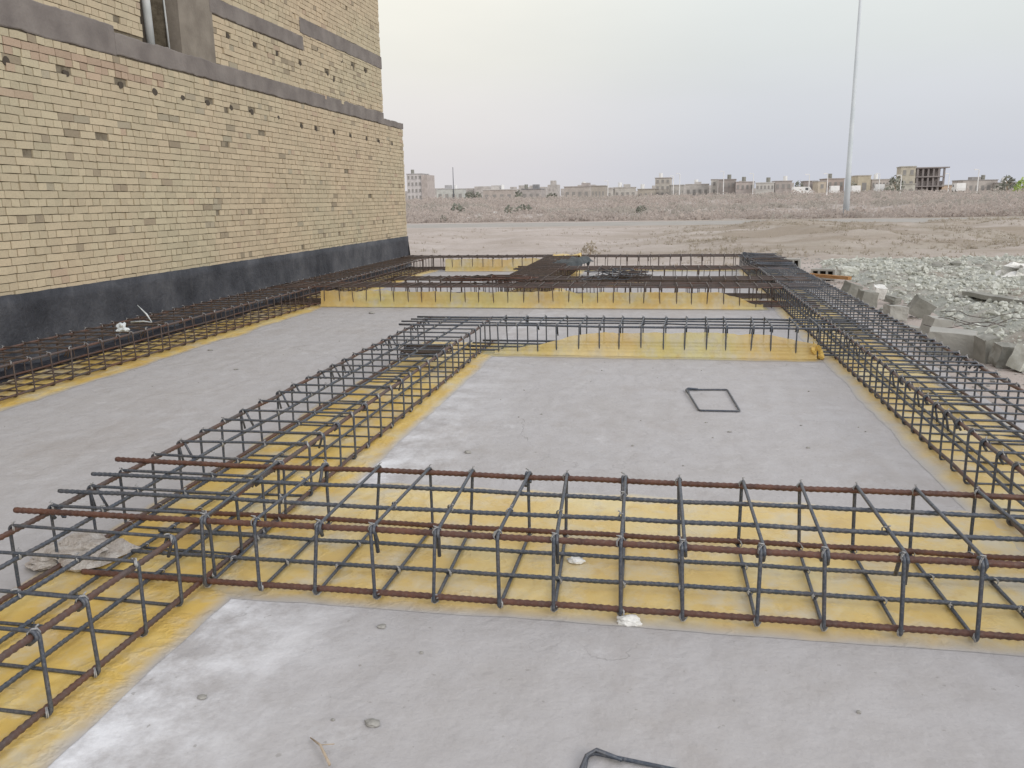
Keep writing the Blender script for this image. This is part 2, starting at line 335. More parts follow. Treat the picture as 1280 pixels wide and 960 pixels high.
# ------------------------------------------------------------------ yellow polythene under the strips
def sheet(label, x0, x1, y0, y1, z, seed, e=(.05, .05, .05, .05), step=.07, amp=.010, mt='yellow', name='plastic_sheet', cat='plastic sheet', group='yellow plastic sheets under the rebar cages', edge=None, fw_=.05, front=None):
    fade = []; nx_ = max(8, int((x1-x0)/step)); ny_ = max(8, int((y1-y0)/step)); g = MB()
    for j in range(ny_+1):
        for i in range(nx_+1):
            x = x0+(x1-x0)*i/nx_; y = y0+(y1-y0)*j/ny_; u = i/nx_; w = j/ny_
            ex0 = e[0]*(n3(y*1.4, seed)+.5*n3(y*6, seed+2)); ex1 = e[1]*(n3(y*1.4, seed+9)+.5*n3(y*6, seed+4))
            ey0 = e[2]*(n3(x*1.4, seed+5)+.5*n3(x*6, seed+6)); ey1 = e[3]*(n3(x*1.2, seed+7)+.5*n3(x*5, seed+8))
            if edge: ey1 += edge(x)
            X = x + ex0*(1-u)**3 + ex1*u**3; Y = y + ey0*(1-w)**3 + ey1*w**2
            rim = min(1., 6*min(u, 1-u, w, 1-w)+.12)
            fd = max(0., 1-abs(n3(X*1.1+.6*n3(X*.7, Y*.7, 3), Y*1.1, seed+40))*9); wr = abs(n3(X*2.2, Y*2.2, seed))*.9 + .9*fd*(.4 if mt == 'yellow_pale' else .55) + abs(n3(X*6+2*n3(X, Y), Y*6, seed+3))*.6 + .25*n3(X*15, Y*15, seed)
            edg = min((X-x0), (x1-X), (Y-y0), (y1-Y)) if False else min(u*(x1-x0), (1-u)*(x1-x0), w*(y1-y0), (1-w)*(y1-y0))
            fade.append(sm(0, fw_, edg + .045*n3(X*5, Y*5, seed)))
            g.v.append((X, Y, .0055 + (z-.0045+max(0, amp*wr))*sm(-.01, .12, edg)))
    g.f = [(j*(nx_+1)+i, j*(nx_+1)+i+1, (j+1)*(nx_+1)+i+1, (j+1)*(nx_+1)+i) for j in range(ny_) for i in range(nx_)]
    if front:
        fx0, fx1, fh, fy0_ = front; m_ = int((fx1-fx0)/.04); b0_ = len(g.v)
        for i in range(m_+1):
            x = fx0+(fx1-fx0)*i/m_; hh_ = fh(x)+.035*n3(x*1.5, seed)+.022*n3(x*6, seed+3)+.010*n3(x*21, seed+4); hh_ = max(.01, hh_)
            for k in range(8):
                q = k/7; yy = fy0_+.003+.008*n3(x*3, q*2, seed)*q+.005*n3(x*12, q*3, seed+6) - .05*(1-q)**5
                g.v.append((x, yy, .016+hh_*q)); fade.append(1.)
        g.f += [(b0_+i*8+k, b0_+(i+1)*8+k, b0_+(i+1)*8+k+1, b0_+i*8+k+1) for i in range(m_) for k in range(7)]
    o = g.build(name, M[mt], smooth=True); o.location = (0, 0, 0)
    fa = o.data.attributes.new('fade', 'FLOAT', 'POINT'); fa.data.foreach_set('value', fade)
    return tag(o, label, cat, group)
sheet('yellow plastic sheet under the long rebar cage beside the brick wall', -6.35, -5.22, -1, 19.4, .006, 11, (.03, .10, .05, .05))
sheet('yellow plastic sheet under the rebar cage running up the middle from the bottom left', -2.72, -1.74, -1, 9.3, .0085, 23, (.10, .03, .05, .05))
sheet('yellow plastic sheet under the nearest rebar cage crossing the photo', -1.9, 1.75, 2.94, 4.40, .011, 31, (.03, .03, .016, .16), mt='yellow_pale', fw_=.05)
sheet('pale yellow translucent plastic sheet pulled up the front of the second crossing cage', -2.0, 1.55, 8.42, 9.2, .0115, 43, (.05, .03, .02, .05), mt='yellow_film', front=(-1.75, 1.5, lambda x: .19*sm(-1.7, -.5, x)*(1-.45*sm(.9, 1.5, x))+.05, 8.56))
sheet('yellow plastic sheet pulled up the front of the middle-distance pair of crossing cages', -5.4, 1.50, 12.31, 14.3, .0135, 57, (.05, .03, .03, .14), mt='yellow_film', front=(-5.3, 1.4, lambda x: .235*(1-.75*sm(.8, 1.4, x)), 12.38))
sheet('yellow plastic sheet under the long rebar cage on the right beside the rubble', 1.55, 2.42, -1, 19.4, .016, 61, (.03, .16, .05, .05), amp=.013, mt='yellow_pale', fw_=.12)
sheet('yellow plastic sheet under the rusty short cage leading to the far end', -2.75, -1.75, 14.0, 18.9, .018, 71, (.08, .08, .05, .05))
sheet('yellow plastic sheet pulled up the front of the last crossing cage at the far end', -5.0, 1.6, 18.85, 19.75, .0205, 83, (.05, .03, .05, .05), mt='yellow_film', front=(-5.0, -2.6, lambda x: .27, 18.95))
sheet('yellow plastic sheet under the third crossing cage before the far end', -1.8, 1.55, 15.45, 16.5, .0225, 89, (.05, .03, .05, .1), mt='yellow_pale')
sheet('black plastic film on the ground between brick wall and cage', -6.46, -6.08, -1, 20.2, .03, 97, (.0, .05, .05, .05), amp=.05, mt='black_film', group='dark film')

# ------------------------------------------------------------------ rebar cages
def ribbed(mb, L, axis, r, wob, seed, n=7, ribs=True, a0=0.):
    P = []; rad = []
    st = .0145 if ribs else .25
    k = int(L/st)
    for i in range(k+1):
        s_ = i*L/k; t = s_+a0
        o1 = wob*n3(t*.9, seed)+wob*.4*n3(t*3, seed+5); o2 = wob*n3(t*.9, seed+20)+wob*.4*n3(t*3, seed+25)
        P.append((s_, o1, o2) if axis == 'x' else (o1, s_, o2))
        rad.append(r*(1.15 if i % 2 else .90) if ribs else r)
    mb.tube(P, r, n, True, rad)
def arc_rect(u0, u1, z0, z1, rc, hook, corner, r):
    # closed stirrup starting and ending with hook legs at a top corner
    pts = []
    def arc(cx, cz, a0, a1):
        for k in range(5):
            a = a0+(a1-a0)*k/4; pts.append([cx+rc*cos(a), cz+rc*sin(a)])
    pts.append([u0+.030, z1-hook]); pts.append([u0+.012, z1-rc-.01])
    arc(u0+rc, z1-rc, pi, pi/2); arc(u1-rc, z1-rc, pi/2, 0); arc(u1-rc, z0+rc, 0, -pi/2); arc(u0+rc, z0+rc, -pi/2, -pi); arc(u0+rc, z1-rc, pi, pi/2-.5)
    pts.append([u0+rc+.035, z1-rc-.035]); pts.append([u0+rc+.03+hook*.25, z1-hook*.9])
    if corner: pts = [[u0+u1-p[0], p[1]] for p in pts]
    m = len(pts)
    return [(p[0], (i/(m-1)-.5)*2.3*r, p[1]) for i, p in enumerate(pts)]
def tie_mesh(q, seed, top):
    # one twisted wire: two turns round bar and stirrup, then a short tail
    rnd = random.Random(seed); P = []; a0 = pi/4*rnd.choice((-1, 1)); ca, sa = cos(a0), sin(a0)
    for k in range(15):
        an = 2*pi*k/7.; e = (k/14-.5)*.008; x = q*1.0*cos(an); z = q*.98*sin(an)
        P.append((x*ca-e*sa+rnd.uniform(-.001, .001), x*sa*1.0+e*ca, z))
    sg = 1 if top else .3
    P += [(rnd.uniform(-.006, .006), rnd.uniform(-.006, .006), sg*q*1.15), (rnd.uniform(-.014, .014), rnd.uniform(-.014, .014), sg*(q+rnd.uniform(.004, .010))), (rnd.uniform(-.02, .02), rnd.uniform(-.02, .02), sg*(q+rnd.uniform(.0, .010)))]
    mb = MB(); mb.tube(P, .0024, 4, True, [.0022]*15+[.0038, .0036, .002]); return mb
TIES = {}
def tie_proto(q, seed, top):
    k = (round(q, 4), seed, top)
    if k not in TIES:
        o = tie_mesh(q, seed, top).build('tie_wire', M['wire'], None, True); TIES[k] = o.data; bpy.data.objects.remove(o)
    return TIES[k]
def cage(label, run, a0, a1, c0, c1, z0, h, s_list, rb=.011, ri=.0085, rs=.0068, nb=4, over=(.0, .0), mats=('rust_mix', 'steel', 'steel'), ribs=False, ties=True, seed=1, side_bars=False, low_over=None, wob=.010):
    """run 'x' or 'y': bars follow that axis from a0 to a1; c0..c1 across"""
    loc = (a0, c0, z0) if run == 'x' else (c0, a0, z0)
    root = empty('rebar_cage', loc, 0, label, 'rebar cage', 'rebar cages of the foundation grid')
    W = c1-c0; L = a1-a0
    # bars
    for lev, z in ((1, h-rs-.001), (0, rs+.001)):
        for k in range(nb):
            r = rb if k in (0, nb-1) else ri
            cc = rs+r+.001 + (W-2*rs-2*r-.002)*k/(nb-1)
            zz_ = z - r if lev else z + r
            lo = -over[0] + random.uniform(-.04, .04); hi = L+over[1]+random.uniform(-.04, .04)
            if lev == 0 and low_over is not None: lo = -low_over + random.uniform(-.05, .05)
            mb = MB(); ribbed(mb, hi-lo, run, r, wob, seed*13+k*3+lev, 7, ribs, a0)
            mt = M[mats[0]] if k in (0, nb-1) else M[mats[1]]
            o = mb.build('bar', mt, root, True)
            o.location = (lo, cc, zz_) if run == 'x' else (cc, lo, zz_)
    if side_bars:
        for cc in (rs+ri, W-rs-ri):
            mb = MB(); ribbed(mb, L, run, ri, wob, seed*17+cc, 7, ribs, a0)
            o = mb.build('bar', M[mats[1]], root, True); zz_ = h*.5
            o.location = (0, cc, zz_) if run == 'x' else (cc, 0, zz_)
    # stirrups: variants, then copies
    var = []
    for hv in range(4):
        mb = MB(); hk = (.12, .06, .085, .045)[hv]
        P = arc_rect(0, W, 0, h, .022, hk, hv in (2, 3), rs)
        mb.tube(P, rs, 6)
        o = mb.build('stirrup', M[mats[2]], root, True)
        T_ = []
        if ties:
            rv = random.Random(seed*31+hv)
            for lev, z in ((1, h), (0, 0)):
                for k in range(nb):
                    inner = 0 < k < nb-1
                    if (inner or not lev) and ties < 2: continue
                    if inner and rv.random() < .5: continue
                    r = ri if inner else rb; u = rs+r+(W-2*rs-2*r)*k/(nb-1) + (0 if inner else (-.5*rs if k == 0 else .5*rs))
                    t = bpy.data.objects.new('tie_wire', tie_proto(r+rs, rv.randint(0, 4), bool(lev))); COL.objects.link(t)
                    t.parent = o; t.location = (u, 0, z-r if lev else z+r); t.rotation_euler = (0, 0, rv.choice((0, pi))); T_.append(t)
        var.append([o, T_, False])
    rnd = random.Random(seed)
    for i, s_ in enumerate(s_list):
        v_ = var[(0, 1, 2, 1, 0, 3)[(i+rnd.randint(0, 1)) % 6]] if i % 5 else var[rnd.randint(0, 3)]
        if not v_[2]: o = v_[0]; v_[2] = True
        else:
            o = v_[0].copy(); COL.objects.link(o); o.parent = root
            for t0 in v_[1]:
                t = t0.copy(); COL.objects.link(t); t.parent = o
        d_ = s_-a0+rnd.uniform(-.017, .017); tw = rnd.gauss(0, .03); tilt = rnd.gauss(0, .03)
        if run == 'x': o.location = (d_, 0, 0); o.rotation_euler = (tilt, 0, pi/2+tw)
        else: o.location = (0, d_, 0); o.rotation_euler = (tilt, 0, tw)
    for v_ in var:
        if not v_[2]:
            for t0 in v_[1]: bpy.data.objects.remove(t0)
            bpy.data.objects.remove(v_[0])
    return root
def seq(a, b, st): 
    L = []; x = a
    while x < b: L.append(x); x += st
    return L
cage('nearest rebar cage, crossing the photo over yellow plastic with thick rusty outer bars', 'x', -2.30, 2.55, 2.97, 3.74, .030, .312,
     [-1.87, -1.63, -1.37, -1.12, -.865, -.62, -.385, -.14, .105, .36, .62, .88, 1.13, 1.37, 1.62, 1.87, 2.12, 2.37], rb=.0125, ri=.0095, rs=.0078, over=(.44, 0), low_over=.12, ties=2, mats=('rust', 'steel', 'steel'), ribs=True, seed=3, wob=.008)
cage('long rebar cage running from the bottom left corner up the middle of the slab', 'y', -.5, 9.25, -2.65, -1.89, .018, .300,
     seq(-.38, 9.2, .247), rb=.0115, ri=.009, rs=.0072, mats=('rust_mix', 'steel', 'steel'), ribs=True, ties=2, seed=5)
cage('long rebar cage on the right side, beside the concrete blocks and rubble', 'y', .6, 19.7, 1.66, 2.38, .026, .305,
     seq(.7, 19.6, .205), rb=.0115, ri=.009, rs=.0072, mats=('rust_mix', 'steel', 'steel'), seed=7, side_bars=True)
cage('low brown rebar cage running along the foot of the brick wall', 'y', .6, 19.7, -6.13, -5.42, .024, .300,
     seq(.7, 19.6, .235), rb=.0115, ri=.009, rs=.0072, mats=('rust_mix', 'steel_brown', 'steel_brown'), seed=9)
cage('grey rebar cage crossing behind the flat loose stirrup, second nearest of the crossing cages', 'x', -1.95, 2.0, 8.56, 9.2, .030, .300,
     seq(-1.72, 1.6, .215), rb=.0115, ri=.009, rs=.0072, over=(.85, 0), low_over=0.1, mats=('steel', 'steel', 'steel'), seed=11)
cage('crossing rebar cage in front of the middle-distance pair, along the yellow strip', 'x', -6.1, 2.2, 12.38, 13.02, .034, .305,
     seq(-5.9, 1.9, .225), rs=.0065, mats=('rust_mix', 'steel_brown', 'steel_brown'), ties=False, nb=6, seed=13)
cage('crossing rebar cage at the back of the middle-distance pair', 'x', -4.6, 2.2, 13.40, 14.05, .034, .315,
     seq(-4.4, 1.9, .19), rs=.0065, mats=('steel_brown', 'steel_brown', 'steel_brown'), ties=False, nb=6, seed=15)
cage('third crossing rebar cage, just short of the far end', 'x', -2.8, 2.2, 15.55, 16.3, .034, .31,
     seq(-2.6, 1.9, .2), mats=('rust_mix', 'steel_brown', 'steel_brown'), ties=False, nb=6, seed=17)
cage('last crossing rebar cage, closing the far end of the slab', 'x', -6.1, 2.3, 18.95, 19.62, .034, .31,
     seq(-6.0, 2.2, .235), mats=('steel_brown', 'steel_brown', 'steel_brown'), ties=False, nb=5, seed=19)
cage('short rusty rebar cage leading from the middle crossings to the far end', 'y', 13.1, 19.3, -2.62, -1.92, .042, .315,
     seq(13.2, 19.2, .17), mats=('rust_mix', 'rust_mix', 'steel_brown'), ties=False, nb=5, seed=21)

# loose flat stirrups on the slab
def flat_stirrup(pix, z, label, r=.0065):
    P = [at(x, y, z) for x, y in pix]; c = sum(P, Vector())/4
    root = empty('loose_stirrup', c, 0, label, 'steel stirrup', 'loose stirrups lying on the slab'); Q = []
    for i in range(4):
        p, a, b_ = P[i]-c, P[i-1]-c, P[(i+1) % 4]-c; ia = (a-p).normalized(); ib = (b_-p).normalized()
        if i == 0: Q += [p+ia*.10+ib*.012, p+ia*.03]
        for t in (0, .25, .5, .75, 1): Q.append(p+ia*.028*(1-t)**2+ib*.028*t**2)
    p = P[0]-c; ia = (P[3]-P[0]).normalized(); ib = (P[1]-P[0]).normalized()
    Q += [p+ia*.028+Vector((0, 0, .008)), p+ib*.02+Vector((0, 0, .012)), p+ib*.10+ia*.015+Vector((0, 0, .008))]
    mb = MB(); mb.tube(Q, r, 6); mb.build('wire_loop', M['steel'], root, True)
flat_stirrup([(857, 487), (909, 487), (925, 514), (874, 513)], .014, 'small black rectangular stirrup lying flat on the middle slab panel', .0075)
flat_stirrup([(737, 940), (905, 975), (905, 1010), (716, 985)], .014, 'rectangular stirrup lying on the slab, cut by the bottom edge of the photo')

# pile of rusty stirrups and dark film on the far cages
def pile(label, p, n, sx_, sy_, w, l, rz, mats_, seed, dz=.0075):
    pr = empty('stirrup_pile', p, rz, label, 'stirrup pile', None); rp_ = random.Random(seed)
    for i in range(n):
        mb = MB(); P = arc_rect(0, w, 0, l, .022, .05, 0, .006); mb.tube([(p_[0]-w/2, p_[2]-l/2, p_[1]) for p_ in P], .006, 5)
        o = mb.build('stirrup', M[mats_[i % len(mats_)]], pr, True); o.location = (rp_.uniform(-sx_, sx_), rp_.uniform(-sy_, sy_), dz*i*.6); o.rotation_euler = (rp_.uniform(-.05, .05), rp_.uniform(-.05, .05), rp_.gauss(0, .12))
pile('pile of rusty loose stirrups heaped where the middle-distance cages meet', (-2.75, 13.1, .345), 20, .45, .25, .62, .27, 0, ('rust', 'steel_brown'), 1)
pile('dark pile of loose stirrups lying across the middle-distance pair of crossing cages', (-.75, 13.75, .35), 26, .35, .4, .30, .62, 0, ('steel', 'steel_brown'), 2)
pile('long dark pile of stirrups laid over the far corner where the right cage ends', (1.98, 17.7, .34), 36, .08, 1.7, .66, .30, 0, ('steel', 'steel', 'steel_brown'), 3, .002)
pile('small heap of stirrups inside the middle cage near its far end', (-2.28, 7.8, .15), 14, .04, .12, .40, .25, .05, ('steel', 'steel_brown'), 4)
def drape(label, cx, cy, sx_, sy_, z, rz, seed, mt, amp=.06):
    g = MB(); n = 22
    for j in range(n+1):
        for i in range(n+1):
            u = i/n*2-1; w = j/n*2-1
            x = u*sx_*(1+.18*n3(w*2, seed)); y = w*sy_*(1+.2*n3(u*2, seed+4))
            e = max(abs(u), abs(w)); zz_ = amp*(.4+n3(x*4, y*4, seed)+.6*abs(n3(x*9, y*9, seed+1))) - .16*max(0, e-.75)/.25*(.5+n3(u*3, w*3, seed))
            g.v.append((x, y, max(-.2, zz_)))
    g.f = [(j*(n+1)+i, j*(n+1)+i+1, (j+1)*(n+1)+i+1, (j+1)*(n+1)+i) for j in range(n) for i in range(n)]
    o = g.build('plastic_sheet', M[mt], None, True, (cx, cy, z)); o.rotation_euler = (0, 0, rz)
    f_ = o.data.attributes.new('fade', 'FLOAT', 'POINT'); f_.data.foreach_set('value', [1.]*len(o.data.vertices))
    return tag(o, label, 'plastic sheet')
drape('dark grey crumpled sheet thrown over the rusty short cage near the far end', -1.85, 17.4, .26, .8, .35, -.12, 3, 'grey_film')
drape('pale yellow folded plastic lying on the last crossing cage', -2.2, 19.1, .34, .22, .36, .1, 9, 'yellow_pale', .03)

# ------------------------------------------------------------------ bags, lumps, pebbles
def crumple(name, label, cat, p, s, seed, mt, group=None, sub=2, amp=.45, rz=0., flat=1., parent=None):
    import bmesh
    bm = bmesh.new(); bmesh.ops.create_icosphere(bm, subdivisions=sub, radius=1)
    for v_ in bm.verts:
        c = v_.co.copy(); k = 1+amp*n3(c.x*1.6+seed, c.y*1.6, c.z*1.6)+amp*.4*n3(c.x*5, c.y*5+seed, c.z*5)
        v_.co = Vector((c.x*k*s[0], c.y*k*s[1], c.z*k*s[2]))
    me = bpy.data.meshes.new(name); bm.to_mesh(me); bm.free(); me.materials.append(M[mt])
    o = bpy.data.objects.new(name, me); COL.objects.link(o); o.location = (p[0], p[1], p[2]+s[2]*.55); o.rotation_euler = (0, 0, rz)
    f_ = me.attributes.new('fade', 'FLOAT', 'POINT'); f_.data.foreach_set('value', [1.]*len(me.vertices))
    if parent: o.parent = parent; return o
    return tag(o, label, cat, group)
crumple('plaster_lump', 'white plaster lump on the slab edge below the nearest cage', 'plaster lump', at(785, 779, .008), (.05, .022, .02), 3, 'white_stone', sub=3)
crumple('plaster_lump', 'white plaster lump on the yellow plastic inside the nearest cage', 'plaster lump', at(720, 702, .02), (.036, .028, .014), 8, 'white_stone', sub=3)
crumple('mortar_lump', 'ragged pinkish mortar lump stuck under the crossing of the near cages', 'mortar lump', at(108, 694, .03), (.17, .13, .05), 5, 'mortar_lump', sub=3, amp=.8)
crumple('mortar_lump', 'pale wet mortar smear beside the bottom left cage bars', 'mortar lump', at(60, 705, .02), (.10, .07, .014), 15, 'mortar_lump', sub=3, amp=.8)
PB = [((478, 784), .019, 'grey pebble at the left of the front slab below the nearest cage'), ((466, 905), .024, 'flat pale stone on the front slab near the bottom edge'), ((253, 872), .018, 'grey pebble on the front slab close to the left yellow strip'), ((585, 566), .026, 'small pale stone on the middle slab panel left of centre'),
      ((912, 540), .014, 'dark pebble on the middle slab just in front of the flat stirrup'), ((465, 392), .05, 'dark crumbled clod on the slab behind the middle cage'), ((295, 462), .022, 'dark pebble in the middle of the left slab panel'), ((263, 438), .03, 'dark speck of mortar on the left slab near the wall cage'), ((1010, 560), .014, 'tiny dark pebble on the right of the middle slab')]
for i, (q, s_, lb) in enumerate(PB):
    crumple('pebble', lb, 'pebble', at(q[0], q[1], .005), (s_, s_*.8, s_*.35), i*7, 'pebble', 'pebbles on the concrete slab')
rp = random.Random(4)
for i in range(46):
    x = rp.choice([rp.uniform(-1.5, 1.5), rp.uniform(-1.5, 1.5), rp.uniform(-5, -2.8)]); y = rp.choice([rp.uniform(1.9, 2.85), rp.uniform(4.5, 8.3), rp.uniform(4, 12)])
    if x > -1.5 and (8.3 < y): y = 6.
    s_ = rp.uniform(.004, .010); crumple('pebble', 'tiny grit stone scattered on the bare concrete slab', 'pebble', (x, y, .004), (s_, s_*.8, s_*.6), i*3, 'pebble', 'grit scattered on the slab', 1)
# twig
mb = MB(); a_ = at(388, 922, .012); b_ = at(412, 956, .02); mb.tube([a_, a_.lerp(b_, .4)+Vector((.008, 0, .012)), b_], .004, 5, True, [.002, .004, .0045])
mb.tube([a_.lerp(b_, .4)+Vector((.008, 0, .012)), at(418, 930, .03)], .002, 4)
tag(mb.build('twig', M['twig'], None, True), 'dry pale twig lying on the slab at the bottom left of centre', 'twig')
# white ties / bag scraps on the wall-side cage
o1 = atd(176, 397, 8.6); rb_ = empty('plastic_scrap', at(190, 403, .33), 0, 'white plastic strap bent over the cage beside the brick wall', 'plastic scrap')
p0 = at(190, 403, .33)
mb = MB(); mb.tube([Vector((0, 0, 0)), Vector((-.1, .0, .012)), Vector((-.26, .0, .0))], .012, 5, True, [.004, .007, .012])
mb.build('strap', M['bag'], rb_, True)
mb = MB(); mb.tube([Vector((0, 0, 0)), Vector((-.07, .02, .09)), Vector((-.17, .02, .19))], .012, 5, True, [.005, .011, .003]); mb.build('strap', M['bag'], rb_, True)
crumple('plastic_bag', 'white crumpled plastic bag snagged on the cage beside the brick wall', 'plastic bag', at(153, 413, .33), (.055, .04, .045), 6, 'bag', sub=3, amp=1.1)
crumple('plastic_knot', 'orange twisted knot of plastic where the second crossing sheet meets the right cage', 'plastic knot', at(1020, 447, .02), (.05, .06, .09), 16, 'yellow', sub=3, amp=1.1)

# ------------------------------------------------------------------ brick building
WX = -6.5
bld = empty('brick_building', (WX, 10, 0), 0, 'unfinished buff brick building with grey concrete bands and a black damp-proofed foot', 'building')
def rel(mb_obj):            # built in world coordinates; parent keeps its place
    mb_obj.location = (-WX, -10, 0); return mb_obj
rb = random.Random(12)
def brick_panel(mb, ya, yb, za, zb, holes=(), frame=None):
    ch = .083; j = .0068; k = 0; z = za
    while z < zb-.02:
        zt = min(z+ch-j, zb); L = .252 if k % 2 == 0 else .126; y = ya - rb.uniform(0, L*.5)
        while y < yb-.01:
            l = L*rb.uniform(.95, 1.05); y1 = min(y+l-j*rb.uniform(.5, 1.6), yb); y0_ = max(y, ya); y += l
            if y1-y0_ < .03: continue
            cz = (z+zt)/2; cy = (y0_+y1)/2
            if any(abs(cy-hy) < .062 and abs(cz-hz) < .045 for hy, hz in holes): continue
            if rb.random() < .0035: continue
            t = rb.random(); b1 = rb.uniform(.90, 1.07)
            patch = n3(cy*.35, cz*.6, 4)
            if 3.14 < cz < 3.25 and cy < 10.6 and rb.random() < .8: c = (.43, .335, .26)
            elif t < .022: c = (.34, .29, .22)
            elif t < .035+.05*max(0, patch): c = (.48, .385, .295)
            elif t < .055: c = (.40, .36, .28)
            else:
                q = max(0., min(1., .5+1.1*(patch+.35*n3(cy*1.3, cz*1.7, 8))+(.25 if cy > 11.5 else -.10)+rb.uniform(-.18, .18)))
                c = tuple(p_*q+r_*(1-q) for p_, r_ in zip((.535, .452, .335), (.500, .452, .335)))
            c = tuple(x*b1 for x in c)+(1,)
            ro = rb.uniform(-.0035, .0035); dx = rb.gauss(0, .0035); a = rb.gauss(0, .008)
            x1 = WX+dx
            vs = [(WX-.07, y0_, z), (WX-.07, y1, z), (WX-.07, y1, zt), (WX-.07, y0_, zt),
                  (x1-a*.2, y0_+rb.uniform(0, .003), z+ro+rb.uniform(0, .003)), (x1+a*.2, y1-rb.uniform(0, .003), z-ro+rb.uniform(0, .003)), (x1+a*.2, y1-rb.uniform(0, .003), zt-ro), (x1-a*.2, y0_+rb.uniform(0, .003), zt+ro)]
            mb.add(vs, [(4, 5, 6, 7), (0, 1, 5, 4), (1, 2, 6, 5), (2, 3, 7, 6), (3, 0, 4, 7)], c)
        z += ch; k += 1
def hl(y0_, y1_, st, z): return [(y, z+rb.uniform(-.01, .01)) for y in seq(y0_, y1_, st)]
mb = MB(); brick_panel(mb, -1.5, 20.9, .70, 3.37, [(y, 3.03 if y < 14 else 2.96) for y in (1., 1.9, 2.8, 3.6, 4.5, 5.4, 6.2, 7., 7.8, 8.67, 9.63, 10.32, 10.97, 11.62, 12.29, 12.95, 13.89, 14.83, 15.47, 16.37, 17.29, 18.22, 19.06, 20.0)] + [(13.3, 2.75), (9.2, 2.4), (16.9, 2.2)])
rel(mb.build('brickwork', M['brick'], bld))
mb = MB(); brick_panel(mb, -1.5, 10.2, 3.66, 7.4, hl(1, 10, .85, 4.35)); rel(mb.build('brickwork', M['brick'], bld))
mb = MB(); brick_panel(mb, 11.95, 15.1, 3.62, 4.30, [(12.38, 4.06), (13.21, 4.08), (14.01, 4.07), (14.94, 4.05)]); brick_panel(mb, 15.1, 19.45, 3.55, 4.58, [(15.75, 4.42), (17.0, 4.40), (17.61, 4.38), (18.39, 4.39), (16.2, 4.05), (16.5, 3.97)])
brick_panel(mb, 11.95, 15.1, 4.53, 7.4); brick_panel(mb, 15.1, 19.45, 4.85, 7.4); rel(mb.build('brickwork', M['brick'], bld))
mb = MB(); b0 = WX-.019     # mortar backing (recess left open)
mb.box(-15, b0, -1.5, 20.88, -.2, 3.5); mb.box(-15, WX-.5, -1.5, 19.43, 3.5, 7.45)
mb.box(WX-.5, b0, -1.5, 10.2, 3.5, 7.45); mb.box(WX-.5, b0, 11.10, 19.43, 3.5, 7.45)
rel(mb.build('wall', M['mortar'], bld))
mb = MB(); mb.box(WX-.498, WX-.46, 10.21, 11.05, 3.62, 7.3); rel(mb.build('recess', M['hole_shade'], bld))
def band(mb, ya, yb, za, zb, xo=.006, seed=0):
    n = max(2, int((yb-ya)/.08)); vs = []
    for i in range(n+1):
        y = ya+(yb-ya)*i/n; e1 = .018*n3(y*2.3, seed)+.014*n3(y*9, seed); e2 = .018*n3(y*2.3, seed+5)+.014*n3(y*9, seed+5)
        x = WX+xo+.005*n3(y*1.1, seed+9)
        vs += [(WX-.1, y, za+e1-.0), (x-.006, y, za+e1), (x, y, za+e1+.012), (x+.003*n3(y*3, seed+2), y, (za+zb)/2), (x, y, zb+e2-.012), (x-.006, y, zb+e2), (WX-.1, y, zb+e2)]
    fs = [(i*7+k, (i+1)*7+k, (i+1)*7+k+1, i*7+k+1) for i in range(n) for k in range(6)]
    fs += [tuple(range(7)), tuple(n*7+6-k for k in range(7))]
    mb.add(vs, fs)
mb = MB(); band(mb, -1.5, 9.6, 3.36, 3.70, .008, 1); band(mb, 9.6, 19.45, 3.37, 3.62, .009, 2); band(mb, 19.45, 20.93, 3.36, 3.50, .009, 3); rel(mb.build('concrete_band', M['beam'], bld))
mb = MB(); band(mb, 11.9, 15.12, 4.30, 4.53, .008, 4); rel(mb.build('concrete_band', M['beam'], bld))
mb = MB(); band(mb, 15.02, 19.47, 4.58, 4.845, .010, 5); rel(mb.build('concrete_band', M['beam'], bld))
mb = MB(); mb.box(WX-.2, WX+.004, 11.06, 11.95, 3.60, 7.4); rel(mb.build('column', M['plaster'], bld))
mb = MB(); mb.tube([(WX-.16, 10.60, 3.60), (WX-.16, 10.58, 4.2), (WX-.17, 10.60, 7.2)], .055, 12); mb.build('drain_pipe', M['pvc'], bld, True).location = (-WX, -10, 0)
mb = MB(); mb.tube([(WX-.10, 10.93, 3.62), (WX-.10, 10.90, 4.3), (WX-.12, 10.90, 7.2)], .013, 6); mb.build('conduit', M['pvc'], bld, True).location = (-WX, -10, 0)
HOLES = [(y, 3.03 if y < 14 else 2.96) for y in (1., 1.9, 2.8, 3.6, 4.5, 5.4, 6.2, 7., 7.8, 8.67, 9.63, 10.32, 10.97, 11.62, 12.29, 12.95, 13.89, 14.83, 15.47, 16.37, 17.29, 18.22, 19.06, 20.0)]+[(12.38, 4.06), (13.21, 4.08), (14.01, 4.07), (14.94, 4.05), (15.75, 4.42), (17.0, 4.40), (17.61, 4.38), (18.39, 4.39), (16.2, 4.05), (16.5, 3.97)]
for y, z in HOLES:
    mb = MB(); a = rb.uniform(.045, .06); c = rb.uniform(.035, .05); P = [(WX+.0045, y+a*cos(t)*rb.uniform(.8, 1.1), z+c*sin(t)*rb.uniform(.8, 1.15)) for t in [k*pi/4.5 for k in range(9)]]
    mb.add(P, [tuple(range(9))]); mb.v += [(WX-.03, p[1], p[2]) for p in P]; mb.f += [(k, (k+1) % 9, 9+(k+1) % 9, 9+k) for k in range(9)]
    rel(mb.build('putlog_hole', M['hole_shade'], bld))  # dark disc on the brick face stands in for the hole's shade
# roof
mb = MB(); mb.box(-15.05, WX+.05, -1.5, 19.5, 7.45, 7.6); rel(mb.build('roof', M['beam'], bld))
